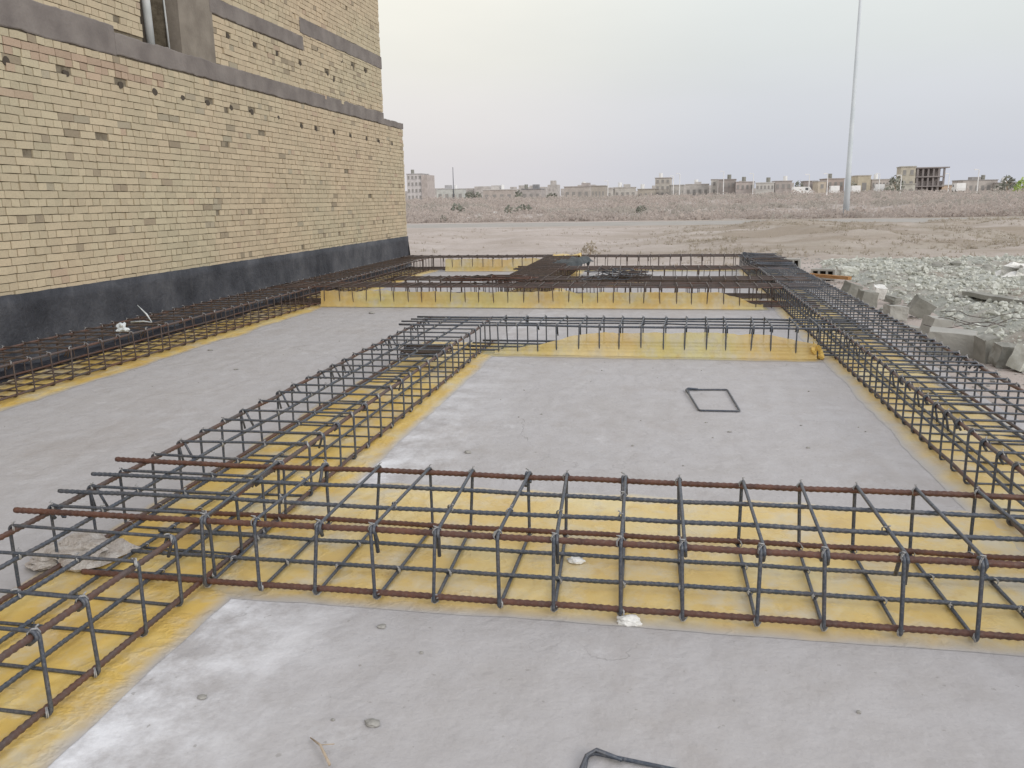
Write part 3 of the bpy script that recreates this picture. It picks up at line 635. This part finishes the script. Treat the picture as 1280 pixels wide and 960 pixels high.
# bitumen foot
mb = MB(); n = 280; zl = (0., .10, .20, .235, .35, .5, .62, .74)
for i in range(n+1):
    y = -1.5+22.42*i/n
    for k, z in enumerate(zl):
        x = WX+.022+.007*n3(y*1.2, z*4)+.004*n3(y*6, z*9)+(.07*(1-z/.235) if z < .24 else 0)
        zz_ = z + (.015*n3(y*1.7, 3)+.012*n3(y*7, 4) if k == 7 else 0)
        mb.v.append((x, y, zz_))
    mb.v.append((WX-.03, y, .745))
m9 = len(zl)+1
mb.f = [(i*m9+k, (i+1)*m9+k, (i+1)*m9+k+1, i*m9+k+1) for i in range(n) for k in range(m9-1)]
mb.f.append(tuple(n*m9+k for k in range(m9-1, -1, -1)))
o = mb.build('bitumen_coating', M['bitumen'], bld, True); rel(o)

# ------------------------------------------------------------------ rubble, blocks
def chunk(name, label, cat, c, size, rot, seed, mt, group=None, amp=.06, sub=5, hollow=False):
    import bmesh
    bm = bmesh.new(); bmesh.ops.create_cube(bm, size=1)
    bmesh.ops.subdivide_edges(bm, edges=bm.edges[:], cuts=sub, use_grid_fill=True)
    for v_ in bm.verts:
        p = v_.co; q = Vector((max(-.47, min(.47, p.x)), max(-.47, min(.47, p.y)), max(-.47, min(.47, p.z))))
        d_ = Vector((n3(p.x*3+seed, p.y*3, p.z*3), n3(p.x*3, p.y*3+seed, p.z*3+7), n3(p.x*3+4, p.y*3, p.z*3+seed)))*amp*2
        p = (p*.5+q*.5)+d_; v_.co = Vector((p.x*size[0], p.y*size[1], p.z*size[2]))
    me = bpy.data.meshes.new(name); bm.to_mesh(me); bm.free(); me.materials.append(M[mt])
    o = bpy.data.objects.new(name, me); COL.objects.link(o); o.location = c; o.rotation_euler = rot
    return tag(o, label, cat, group)
def hollow_block(label, c, rz, size=(.40, .2, .20)):
    root = empty('hollow_block', c, rz, label, 'concrete block', 'concrete blocks along the edge of the rubble')
    w, d, h_ = size; mb = MB(); t = .035; xs_ = [0, t, w/3-t*.2, w/3+t*.8, 2*w/3-t*.8, 2*w/3+t*.2, w-t, w]
    mb.box(-w/2, w/2, -d/2, d/2, 0, t); mb.box(-w/2, w/2, -d/2, d/2, h_-t, h_)
    for a, b_ in ((0, t), (w/3-t/2, w/3+t/2), (2*w/3-t/2, 2*w/3+t/2), (w-t, w)): mb.box(-w/2+a, -w/2+b_, -d/2, d/2, t, h_-t)
    mb.build('shell', M['block'], root)
    mb = MB(); mb.box(-w/2+.002, w/2-.002, d/2-.02, d/2-.004, t, h_-t); mb.build('core_shade', M['hole_shade'], root)  # dark plate across the open cores, painting the shade inside them
hollow_block('grey hollow block with dark cores, the farthest of the row', at(988, 335), -.3, (.42, .2, .21))
hollow_block('grey hollow block with dark cores beside the orange timber', at(1029, 349), -.35, (.44, .2, .2))
P_ = at(1076, 349)
chunk('concrete_block', 'white broken block lying behind the orange timber', 'concrete block', at(1058, 345)+Vector((0, 0, .09)), (.38, .3, .18), (.1, .1, .3), 2, 'stone', 'broken blocks')
G_ = 'broken concrete blocks along the edge of the rubble'
def blk(px, py, size, rot, seed, mt, label, amp=.05):
    p = at(px, py); size = tuple(k*.84 for k in size); amp *= .7; chunk('concrete_block', label, 'concrete block', p+Vector((0, 0, size[2]*.42)), size, rot, seed, mt, G_, amp)
blk(1063, 371, (.27, .25, .28), (.15, .3, .4), 1, 'block_dark', 'tilted pinkish grey block at the left end of the broken row')
blk(1083, 383, (.28, .25, .30), (.1, .1, .2), 4, 'block_dark', 'upright dark grey block next to the tilted pinkish one')
blk(1116, 378, (.34, .2, .12), (.2, .1, 1.), 6, 'block_dark', 'small dark slab fragment leaning among the pale stones')
blk(1098, 372, (.22, .2, .24), (.3, .1, .1), 8, 'white_stone', 'small white fragment behind the upright dark block')
blk(1118, 398, (.30, .26, .22), (.0, .1, .2), 10, 'block', 'low square grey block in the middle of the broken row')
blk(1150, 395, (.34, .16, .3), (.3, .5, .2), 12, 'block_dark', 'pointed grey slab fragment standing in pale rubble')
blk(1108, 390, (.22, .12, .05), (.1, .2, -.4), 14, 'block_dark', 'flat dark green fragment lying before the blocks')
blk(1188, 440, (.52, .34, .29), (.05, .05, -.35), 16, 'block', 'large pale grey block, biggest of the row on the right', .025)
blk(1168, 424, (.30, .26, .32), (.1, .2, .3), 18, 'block', 'square block at the left of the largest pale block', .04)
blk(1232, 449, (.19, .22, .30), (.1, -.15, .3), 20, 'block_dark', 'dark upright block at the right of the largest pale one', .04)
blk(1256, 456, (.25, .24, .25), (.1, .05, .1), 22, 'block_dark', 'rounded greenish grey block next to the dark upright one', .09)
blk(1280, 462, (.22, .2, .28), (.2, .3, .5), 24, 'stone', 'pale streaked block cut by the right edge of the photo')
blk(1140, 414, (.34, .10, .08), (.1, .1, -.6), 26, 'block', 'thin broken edging piece lying along the sandy path')
p = at(1272, 352); chunk('boulder', 'large white boulder at the right edge of the rubble field', 'boulder', p+Vector((.1, 0, .12)), (.7, .45, .34), (.1, .1, .2), 31, 'white_stone', None, .2)
def beam_(name, label, cat, A, B, w, h_, mt):
    d_ = (B-A); mb = MB(); L = d_.length; n = 12; vs = []
    for i in range(n+1):
        x = L*i/n; e = .01*n3(x*3, w); vs += [(x, -w/2+e, e), (x, w/2+e, e), (x, w/2+e, h_+e*.5), (x, -w/2+e, h_+e)]
    mb.add(vs, [(i*4+k, (i+1)*4+k, (i+1)*4+(k+1) % 4, i*4+(k+1) % 4) for i in range(n) for k in range(4)]+[(0, 1, 2, 3), (n*4+3, n*4+2, n*4+1, n*4)])
    o = mb.build(name, M[mt], None, False, A); o.rotation_euler = d_.to_track_quat('X', 'Z').to_euler(); return tag(o, label, cat)
beam_('timber', 'orange brown timber lying between the hollow blocks and the cage end', 'timber', at(998, 344, .06), at(1062, 350, .06), .10, .06, 'timber')
beam_('plank', 'grey weathered plank lying across the rubble at the right edge', 'plank', at(1208, 369, .16), at(1300, 384, .14), .16, .06, 'block_dark')
wt = empty('wire_tangle', at(1170, 400, .2), 0, 'tangle of thin dark wire lying on the pale rubble', 'wire'); o0 = wt.location.copy()
for i in range(4):
    a_ = at(R(1150, 1190), R(390, 408), .2)-o0; q = [a_+Vector((.16*k+R(-.03, .03), R(-.08, .08), .05*sin(k*1.3+i))) for k in range(6)]
    mb = MB(); mb.tube(q, .004, 4); mb.build('wire', M['steel_brown'], wt, True)
# rubble mound + loose stones
def rh(x, y):
    e = sm(3.15, 4.2, x)*sm(6.2, 7.5, y)*(1-sm(20.5, 23.5, y))*(1-sm(24, 28, x))
    return e*(.10+.12*n3(x*.5, y*.5, 2)+.08*n3(x*1.7, y*1.7, 6)+.045*n3(x*5, y*5, 1)) - .10*(1-e)
g = MB(); st = .11; NX, NY = int(26/st), int(18.5/st)
for j in range(NY+1):
    for i in range(NX+1):
        x = 2.9+i*st; y = 5.8+j*st; g.v.append((x, y, rh(x, y)))
g.f = [(j*(NX+1)+i, j*(NX+1)+i+1, (j+1)*(NX+1)+i+1, (j+1)*(NX+1)+i) for j in range(NY) for i in range(NX)]
tag(g.build('rubble_ground', M['rubble'], None, True), 'pale greenish rubble and broken mortar spread beyond the blocks', 'rubble', None, 'stuff')
import bmesh
ico = []
for s_ in range(6):
    bm = bmesh.new(); bmesh.ops.create_icosphere(bm, subdivisions=1, radius=1)
    for v_ in bm.verts: v_.co *= (1+.6*n3(v_.co.x*2+s_*5, v_.co.y*2, v_.co.z*2))
    ico.append(([v_.co.copy() for v_ in bm.verts], [tuple(v_.index for v_ in f.verts) for f in bm.faces])); bm.free()
mb = MB(); rr = random.Random(9)
for i in range(20000):
    x = 3.2+abs(rr.gauss(0, 1))*6+rr.uniform(0, 1) if i % 2 else rr.uniform(3.2, 22); y = rr.uniform(7, 23.2)
    if rh(x, y) < -.03: continue
    s_ = min(.06, .014*math.exp(abs(rr.gauss(0, .68)))); V, Fc = ico[i % 6]
    Mx = Matrix.Rotation(rr.uniform(0, 6), 3, 'Z') @ Matrix.Rotation(rr.uniform(0, 6), 3, 'X')
    kx, ky, kz = s_*rr.uniform(.7, 1.5), s_*rr.uniform(.7, 1.3), s_*rr.uniform(.4, .9)
    mb.add([(Mx @ Vector((v_.x*kx, v_.y*ky, v_.z*kz)))+Vector((x, y, rh(x, y)+kz*.4)) for v_ in V], Fc)
tag(mb.build('loose_rubble', M['stone']), 'countless pale broken stones strewn over the rubble', 'rubble', None, 'stuff')
mb = MB()
for i in range(26):
    p = at(R(1150, 1240), R(330, 343), .1); V, Fc = ico[i % 6]; s_ = R(.04, .10)
    mb.add([Vector((v_.x*s_*1.6, v_.y*s_, v_.z*s_*.8))+p for v_ in V], Fc)
tag(mb.build('dark_debris', M['block_dark']), 'dark scattered debris at the far side of the rubble field', 'debris', None, 'stuff')
# pebbly gravel on the sandy strip
mb = MB()
for i in range(900):
    x = rr.uniform(2.55, 4); y = rr.uniform(5, 24); s_ = rr.uniform(.006, .03); V, Fc = ico[i % 6]
    mb.add([Vector((v_.x*s_, v_.y*s_, v_.z*s_*.6))+Vector((x, y, gh(x, y)+.003)) for v_ in V], Fc)
tag(mb.build('gravel', M['pebble']), 'loose gravel on the sandy strip beside the right cage', 'gravel', None, 'stuff')

# ------------------------------------------------------------------ dry grass, scrub
def tuft(mb, x, y, z, h_, w, n, rg):
    for k in range(n):
        a = rg.uniform(0, 2*pi); l = rg.uniform(.3, 1.); bx_, by_ = x+rg.uniform(-w, w)*.5, y+rg.uniform(-w, w)*.5
        tx, ty = bx_+cos(a)*w*l, by_+sin(a)*w*l; hh_ = h_*rg.uniform(.45, 1.); t = w*.12
        mb.add([(bx_-t*sin(a), by_+t*cos(a), z), (bx_+t*sin(a), by_-t*cos(a), z), (tx, ty, z+hh_)], [(0, 1, 2)])
rg = random.Random(21); mb = MB()
for i in range(34000):
    y = 20.6+28*rg.random()**1.3; x = rg.uniform(-12, 34)
    dens = .08+.92*sm(-3, 4, x)*sm(22, 26, y) 
    if n3(x*.35, y*.35, 12)*1.6+.45 < rg.random()*1.1 or rg.random() > dens: continue
    tuft(mb, x, y, gh(x, y)-.01, rg.uniform(.04, .15), rg.uniform(.06, .18), 5, rg)
tag(mb.build('dry_grass', M['grass']), 'dry brown grass growing over the waste ground', 'grass', None, 'stuff')
def clump(mb, x, y, z, w, h_, n, rg):
    for k in range(n):
        a = rg.uniform(0, 2*pi); q = rg.random()**.5; zz_ = rg.random(); px_ = x+cos(a)*q*w*(1-.4*zz_); py_ = y+sin(a)*q*w*(1-.4*zz_); pz = z+zz_*h_*(1-.5*q*q)
        s_ = w*rg.uniform(.07, .20); v1 = Vector((rg.gauss(0, 1), rg.gauss(0, 1), rg.gauss(0, 1))).normalized()*s_; v2 = Vector((rg.gauss(0, 1), rg.gauss(0, 1), rg.gauss(0, 1.2))).normalized()*s_
        c = Vector((px_, py_, pz)); mb.add([c-v1, c+v2*.8, c+v1, c-v2*.8], [(0, 1, 2, 3)])
mb = MB(); mg = MB()
for i in range(9500):
    y = 63+ 175*rg.random()**1.25; a = rg.uniform(-.62, .62); x = y*(a-.18)+0
    if n3(x*.04, y*.04, 3)+.55 < rg.random()*.6: continue
    sc_ = 1+y/220
    w = rg.uniform(.3, 1.1)*sc_; hgt = rg.uniform(.25, 1.0)*(.9+.5*n3(x*.05, y*.05, 8))*min(1.5, .5+y/150)
    tgt = mg if n3(x*.03, y*.03, 30) > .22 or rg.random() < .07 else mb
    clump(tgt, x, y, gh(x, y)-.05, w, hgt, 26, rg)
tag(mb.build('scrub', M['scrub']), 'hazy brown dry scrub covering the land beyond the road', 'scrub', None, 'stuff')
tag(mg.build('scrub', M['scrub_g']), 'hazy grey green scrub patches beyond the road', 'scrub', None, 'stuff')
def bush(px, Y, w, h_, lb, mt='tree_far', n=130, trunk=True, grp=None):
    p = atd(px, 250, Y); z = gh(p.x, Y); root = empty('bush' if h_ < 2 else 'tree', (p.x, Y, z), 0, lb, 'bush' if h_ < 2 else 'tree', grp)
    mb = MB(); clump(mb, 0, 0, h_*.12, w, h_*.9, n, rg); mb.build('crown', M[mt], root)
    mb = MB(); mb.tube([(0, 0, -.1), (.03*w, 0, h_*.35), (-.05*w, .02, h_*.7)], .04*h_, 5, True, [.05*h_, .035*h_, .012*h_])
    for k in range(3): mb.tube([(0, 0, h_*.3), (w*.4*cos(k*2.1), w*.4*sin(k*2.1), h_*.65)], .015*h_, 4)
    mb.build('trunk', M['twig'], root)
bush(572, 78, .9, 1.1, 'grey bush just beyond the road, left of the pale mound')
bush(636, 76, .7, .8, 'small dark bush beyond the road, right of the white mound')
bush(655, 80, 1.2, .9, 'wider dark bush beyond the road, nearest the middle')
bush(553, 64, .35, .6, 'tiny dark bush on the road verge near the brick building')
bush(802, 74, .7, .7, 'small dark bush beyond the road, left of the tower block')
bush(738, 24.5, .3, .42, 'dry brown bush just behind the last cage', 'grass')
p = at(580, 274); chunk('mound', 'low pale mound of dumped plaster beyond the road', 'mound', p+Vector((0, 4, .05)), (5.5, 2, .55), (0, 0, 0), 3, 'stone', None, .16, 5)
p = at(610, 273); chunk('boulder', 'small white stone standing beyond the road', 'boulder', p+Vector((0, 3, .2)), (.45, .4, .6), (0, 0, 0), 7, 'white_stone')

# ------------------------------------------------------------------ tall pole
p = at(1057, 271); pr = empty('mast', (p.x, p.y, -.05), 0, 'very tall pale galvanised lighting mast standing beyond the road', 'lighting mast')
mb = MB(); mb.tube([(0, 0, 0), (0, 0, 4), (0, 0, 8), (0, 0, 14), (0, 0, 24)], .2, 14, True, [.24, .18, .14, .10, .075]); mb.build('pole', M['galv'], pr, True)
mb = MB(); mb.tube([(0, 0, -.1), (0, 0, .06)], .42, 12); mb.build('base_plate', M['galv'], pr)
mb = MB(); mb.tube([(-1.1, 0, 23.6), (1.1, 0, 23.6)], .05, 6); mb.build('crossarm', M['galv'], pr)
for s_ in (-1, 1):
    mb = MB(); mb.box(-.3, .3, -.25, .25, 0, .2); mb.build('lamp_head', M['galv'], pr).location = (s_*1., 0, 23.3)

# ------------------------------------------------------------------ town on the horizon
def house(xl, xr, yt, Y, col, label, wins=(3, 1), roofc=(.30, .28, .27), wc=None, parapet=True, depth=7., side=None, nm='house'):
    A = atd(xl, yt, Y); B = atd(xr, yt, Y); w = B.x-A.x; h_ = A.z+.1
    root = empty(nm, ((A.x+B.x)/2, Y, -.1), R(-.12, .12), label, 'building', 'buildings of the town on the horizon')
    mb = MB(); mb.box(-w/2, w/2, 0, depth, 0, h_); mb.build('wall', tint('wall_%d%d%d' % tuple(int(c*100) for c in col), col), root)
    if side: mb = MB(); mb.box(w/2+.01, w/2+w*.38, -.4, depth, 0, h_*.97); mb.build('side_wall', tint('side', side), root)
    rm = tint('roof_%d' % int(roofc[0]*100), roofc); mb = MB(); mb.box(-w/2-.15, w/2+.15, -.15, depth+.1, h_, h_+.22); ro = mb.build('roof', rm, root)
    if w > 4:
        mb = MB(); q2 = R(-.4, .3)*w; mb.tube([(q2, 3, h_+.2), (q2, 3, h_+1.5)], .55, 8); mb.build('water_tank', M['lamp_white'] if R(0, 1) < .4 else M['block_dark'], ro)
    if w > 5: mb = MB(); q = R(-.3, .2)*w; mb.box(q, q+min(2.4, w*.3), 2, 4.5, h_+.22, h_+R(.8, 1.6)); mb.build('stair_head', rm, ro)
    nx_, nz_ = wins; ww = w/(nx_*1.9+.9); hh_ = h_/(nz_*2.+1)
    for i in range(nx_):
        for k in range(nz_):
            mb = MB(); cx = -w/2+w*(i+.5)/nx_; cz = h_*(k+.55)/nz_ if nz_ > 1 else h_*.58
            mb.box(cx-ww/2, cx+ww/2, -.05, .03, cz-hh_*.5, cz+hh_*.45); f = mb.build('window', M['far_window'], root)
            mb = MB(); mb.box(cx-ww/2-.1, cx+ww/2+.1, -.14, -.052, cz-hh_*.5-.12, cz-hh_*.5); mb.build('sill', rm, f)
    return root
T = [
 (508, 527, 218, 260, (.56, .54, .55), 'tall white apartment block with rows of windows next to the brick building', (4, 5), (.40, .40, .42), (.40, .35, .33)),
 (546, 579, 237, 300, (.47, .49, .47), 'low pale green house left of the thin radio mast', (4, 1), (.40, .42, .42), None),
 (604, 641, 238, 240, (.40, .35, .32), 'low brown house with a pale flat roof, left side of the skyline', (4, 1), (.52, .50, .49), None),
 (652, 676, 237, 250, (.38, .35, .34), 'low house with a dark flat roof right of the dark tree', (3, 1), (.17, .18, .20), None),
 (705, 737, 234, 250, (.41, .37, .34), 'broad brownish house with a small roof turret', (4, 1), (.36, .32, .31), None),
 (739, 756, 233, 230, (.36, .325, .28), 'narrow brown columned house beside the white one', (4, 1), (.31, .29, .27), None),
 (757, 766, 236, 235, (.55, .53, .50), 'tiny white house with a dark doorway', (1, 1), (.5, .48, .46), None),
 (768, 795, 235, 240, (.46, .44, .41), 'pale long house between the tiny white one and the tan one', (4, 1), (.44, .42, .40), None),
 (797, 818, 237, 245, (.42, .38, .32), 'low tan house at the foot of the tower block', (3, 1), (.35, .32, .28), None),
 (819, 838, 223, 250, (.46, .43, .39), 'tall tan tower block standing above its neighbours', (3, 4), (.36, .34, .32), None),
 (839, 855, 232, 240, (.34, .33, .31), 'grey columned building right of the tower block', (5, 1), (.33, .32, .31), None),
 (857, 886, 231, 260, (.50, .48, .46), 'pale low building with a broad front before the brown blocks', (4, 1), (.48, .46, .45), None),
 (889, 897, 225, 255, (.58, .56, .53), 'slim white building with a dark cap', (1, 3), (.28, .25, .23), None),
 (898, 919, 225, 250, (.30, .265, .25), 'dark brown half-built block between two pale buildings', (4, 2), (.25, .22, .21), None),
 (920, 943, 228, 245, (.46, .40, .38), 'pinkish brown building left of the leaning lamp', (4, 2), (.36, .32, .31), None),
 (945, 968, 229, 240, (.52, .51, .49), 'pale grey white building with faint windows', (5, 2), (.56, .56, .56), None),
 (969, 990, 227, 245, (.39, .345, .33), 'brown two storey building with a parapet', (3, 2), (.34, .30, .29), None),
 (1006, 1022, 227, 250, (.34, .29, .28), 'dark brown building with narrow openings', (4, 2), (.28, .25, .24), None),
 (1023, 1033, 227, 240, (.54, .47, .37), 'narrow cream building against the brick red one', (1, 2), (.48, .42, .36), None),
 (1034, 1056, 224, 245, (.42, .34, .31), 'reddish building directly left of the tall mast', (3, 2), (.36, .29, .28), None),
 (1073, 1089, 220, 235, (.52, .46, .33), 'yellow tan blank building right of the tall mast', (1, 1), (.50, .45, .35), None),
 (1090, 1112, 225, 240, (.52, .47, .44), 'pale pinkish building with many openings beside the yellow one', (5, 2), (.44, .40, .38), None),
 (1127, 1145, 209, 215, (.47, .43, .34), 'tan stair tower house adjoining the unfinished concrete frame', (2, 3), (.38, .37, .33), None),
 (1113, 1144, 231, 210, (.48, .47, .41), 'low cream house in front of the tan stair tower', (3, 1), (.38, .37, .33), None),
 (1178, 1190, 232, 225, (.58, .42, .28), 'small orange building at the foot of the unfinished frame', (2, 1), (.5, .4, .3), None),
 (1203, 1248, 226, 255, (.42, .385, .36), 'long low building with a dark roof edge on the right', (6, 1), (.27, .26, .26), None),
 (1250, 1272, 229, 250, (.40, .385, .36), 'greyish building behind trees near the right edge', (3, 1), (.36, .34, .33), None),
]
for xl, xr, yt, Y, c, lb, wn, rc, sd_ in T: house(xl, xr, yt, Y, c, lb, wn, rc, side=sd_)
mb = MB(); rt = random.Random(5); px = 505
while px < 1300:
    wpx = rt.uniform(7, 26); Y = rt.uniform(330, 380); A = atd(px, rt.uniform(231, 241), Y); B = atd(px+wpx, 240, Y); px += wpx*rt.uniform(.85, 1.5)
    mb.box(A.x, B.x, Y, Y+8, 0, max(2.5, A.z))
    if rt.random() < .5: q = A.x+(B.x-A.x)*rt.uniform(.1, .6); mb.box(q, q+2.2, Y+1, Y+4, max(2.5, A.z), max(2.5, A.z)+rt.uniform(.6, 2.0))
    for k in range(int(wpx/5)): q = A.x+(B.x-A.x)*(k+.5)/max(1, int(wpx/5)); mb.box(q-.4, q+.4, Y-.1, Y-.02, max(2.5, A.z)-2.2, max(2.5, A.z)-1.)
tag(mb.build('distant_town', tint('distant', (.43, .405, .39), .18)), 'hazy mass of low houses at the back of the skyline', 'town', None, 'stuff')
# unfinished frame
A = atd(1146, 238, 225); B = atd(1179, 238, 225); w = B.x-A.x; root = empty('unfinished_building', (A.x, 225, -.1), 0, 'unfinished dark concrete frame building with an overhanging roof slab', 'building')
H1 = atd(1150, 210, 225).z
for k, z in enumerate((H1*.42, H1*.72, H1)):
    mb = MB(); mb.box(-.3, w*(1.02 if k < 2 else 1.18), 0, 7, z, z+.28); mb.build('floor_slab', tint('frame', (.19, .165, .165)), root)
for i in range(6):
    mb = MB(); x = w*i/5; mb.box(x-.2, x+.2, .3, .7, 0, H1); mb.build('column', tint('frame', (.19, .165, .165)), root)
mb = MB(); mb.box(0, w, 3.5, 7, 0, H1); mb.build('wall', tint('framewall', (.22, .185, .175)), root)
mb = MB(); mb.box(0, w, .9, 1., H1*.44, H1*.6); mb.build('parapet', tint('framep', (.30, .26, .25)), root)
# lamps & masts
LG = 'street lamps of the town on the horizon'
def lamp(px, yt, Y, lb, r=.085, mt='lamp_white', head=True):
    t = atd(px, yt, Y); root = empty('street_lamp' if head else 'radio_mast', (t.x, Y, -.1), 0, lb, 'street lamp' if head else 'mast', LG if head else None)
    mb = MB(); mb.tube([(0, 0, 0), (0, 0, t.z*.7), (0, 0, t.z+.1)], r, 6, True, [r*1.2, r, r*.8]); mb.build('pole', M[mt], root)
    if head:
        mb = MB(); mb.tube([(0, 0, t.z), (-.2, 0, t.z+.12), (-.45, 0, t.z+.12)], .06, 5); mb.build('arm', M[mt], root)
        mb = MB(); mb.box(-.8, -.4, -.14, .14, t.z+.02, t.z+.2); mb.build('lamp_head', M[mt], root)
lamp(942, 217, 180, 'white street lamp above the pinkish brown building'); lamp(1012, 218, 180, 'white street lamp before the dark brown building with narrow openings')
lamp(1035, 217, 180, 'white street lamp nearest the left of the tall mast'); lamp(1100, 217, 190, 'white street lamp before the pale pinkish building')
lamp(1187, 217, 190, 'white street lamp above the small orange building'); lamp(1224, 212, 170, 'tall white street lamp above the long low building')
lamp(850, 217, 190, 'white street lamp just right of the tower block'); lamp(760, 226, 190, 'white street lamp above the tiny white house'); lamp(905, 214, 200, 'pale street lamp above the dark half-built block')
lamp(842, 220, 200, 'slim street lamp touching the tower block'); lamp(1127, 219, 170, 'white street lamp against the tan stair tower')
lamp(566, 209, 300, 'thin grey radio mast rising from the left of the skyline', .13, 'steel', False)
# trees in town
TG = 'trees of the town on the horizon'
def far_tree(px, Y, w, h_, lb, mt='tree_far'): bush(px, Y, w, h_, lb, mt, 170, grp=TG)
far_tree(588, 230, 2.2, 3.2, 'dark tree left of the low brown house'); far_tree(597, 232, 1.8, 2.8, 'smaller dark tree touching the low brown house')
far_tree(648, 228, 1.8, 3.0, 'dark tree beside the dark flat roofed house'); far_tree(1118, 200, 2.4, 4.3, 'dark tree in front of the cream house by the stair tower'); far_tree(1066, 230, 1.6, 3.4, 'dark tree directly behind the tall mast')
far_tree(1257, 215, 3, 4.4, 'grey green tree left of the bright green one'); far_tree(1277, 200, 2.2, 3.2, 'bright green tree at the right edge of the skyline', 'green'); far_tree(998, 240, 2.0, 4.0, 'grey tree behind the parked white van group'); far_tree(690, 240, 2.4, 2.2, 'low grey tree in the gap of the skyline left of the broad house')
# white vans
def van(px, yb, Y, lb, rz=0.):
    p = atd(px, yb, Y); root = empty('van', (p.x, Y, max(.1, gh(p.x, Y)+.35)), rz, lb, 'van', 'white vans parked before the town')
    mb = MB(); prof = [(-2.3, .35), (2.2, .35), (2.35, .9), (1.9, 1.15), (1.3, 1.95), (-2.2, 2.0), (-2.35, 1.)]
    vs = [(x, -.9, z) for x, z in prof]+[(x, .9, z) for x, z in prof]; n = len(prof)
    mb.add(vs, [tuple(range(n)), tuple(2*n-1-k for k in range(n))]+[(k, k+n, (k+1) % n+n, (k+1) % n) for k in range(n)]); mb.build('body', M['lamp_white'], root)
    mb = MB(); mb.box(.35, 1.25, -.915, .915, 1.2, 1.75); mb.build('window', M['glassd'], root)
    for x in (-1.5, 1.5):
        for y in (-.82, .82): mb = MB(); mb.tube([(x, y-.1, .35), (x, y+.1, .35)], .35, 12); mb.build('wheel', M['rubber'], root)
van(1042, 246, 203, 'white van parked below the reddish building', 1.5); van(1068, 245, 204, 'white van parked just right of the tall mast', 1.5); van(1197, 246, 203, 'white van parked right of the small orange building', 1.5)
van(1003, 245, 206, 'white van parked beneath the grey tree', .1); van(1098, 246, 205, 'white van parked before the pale pinkish building', 1.45)
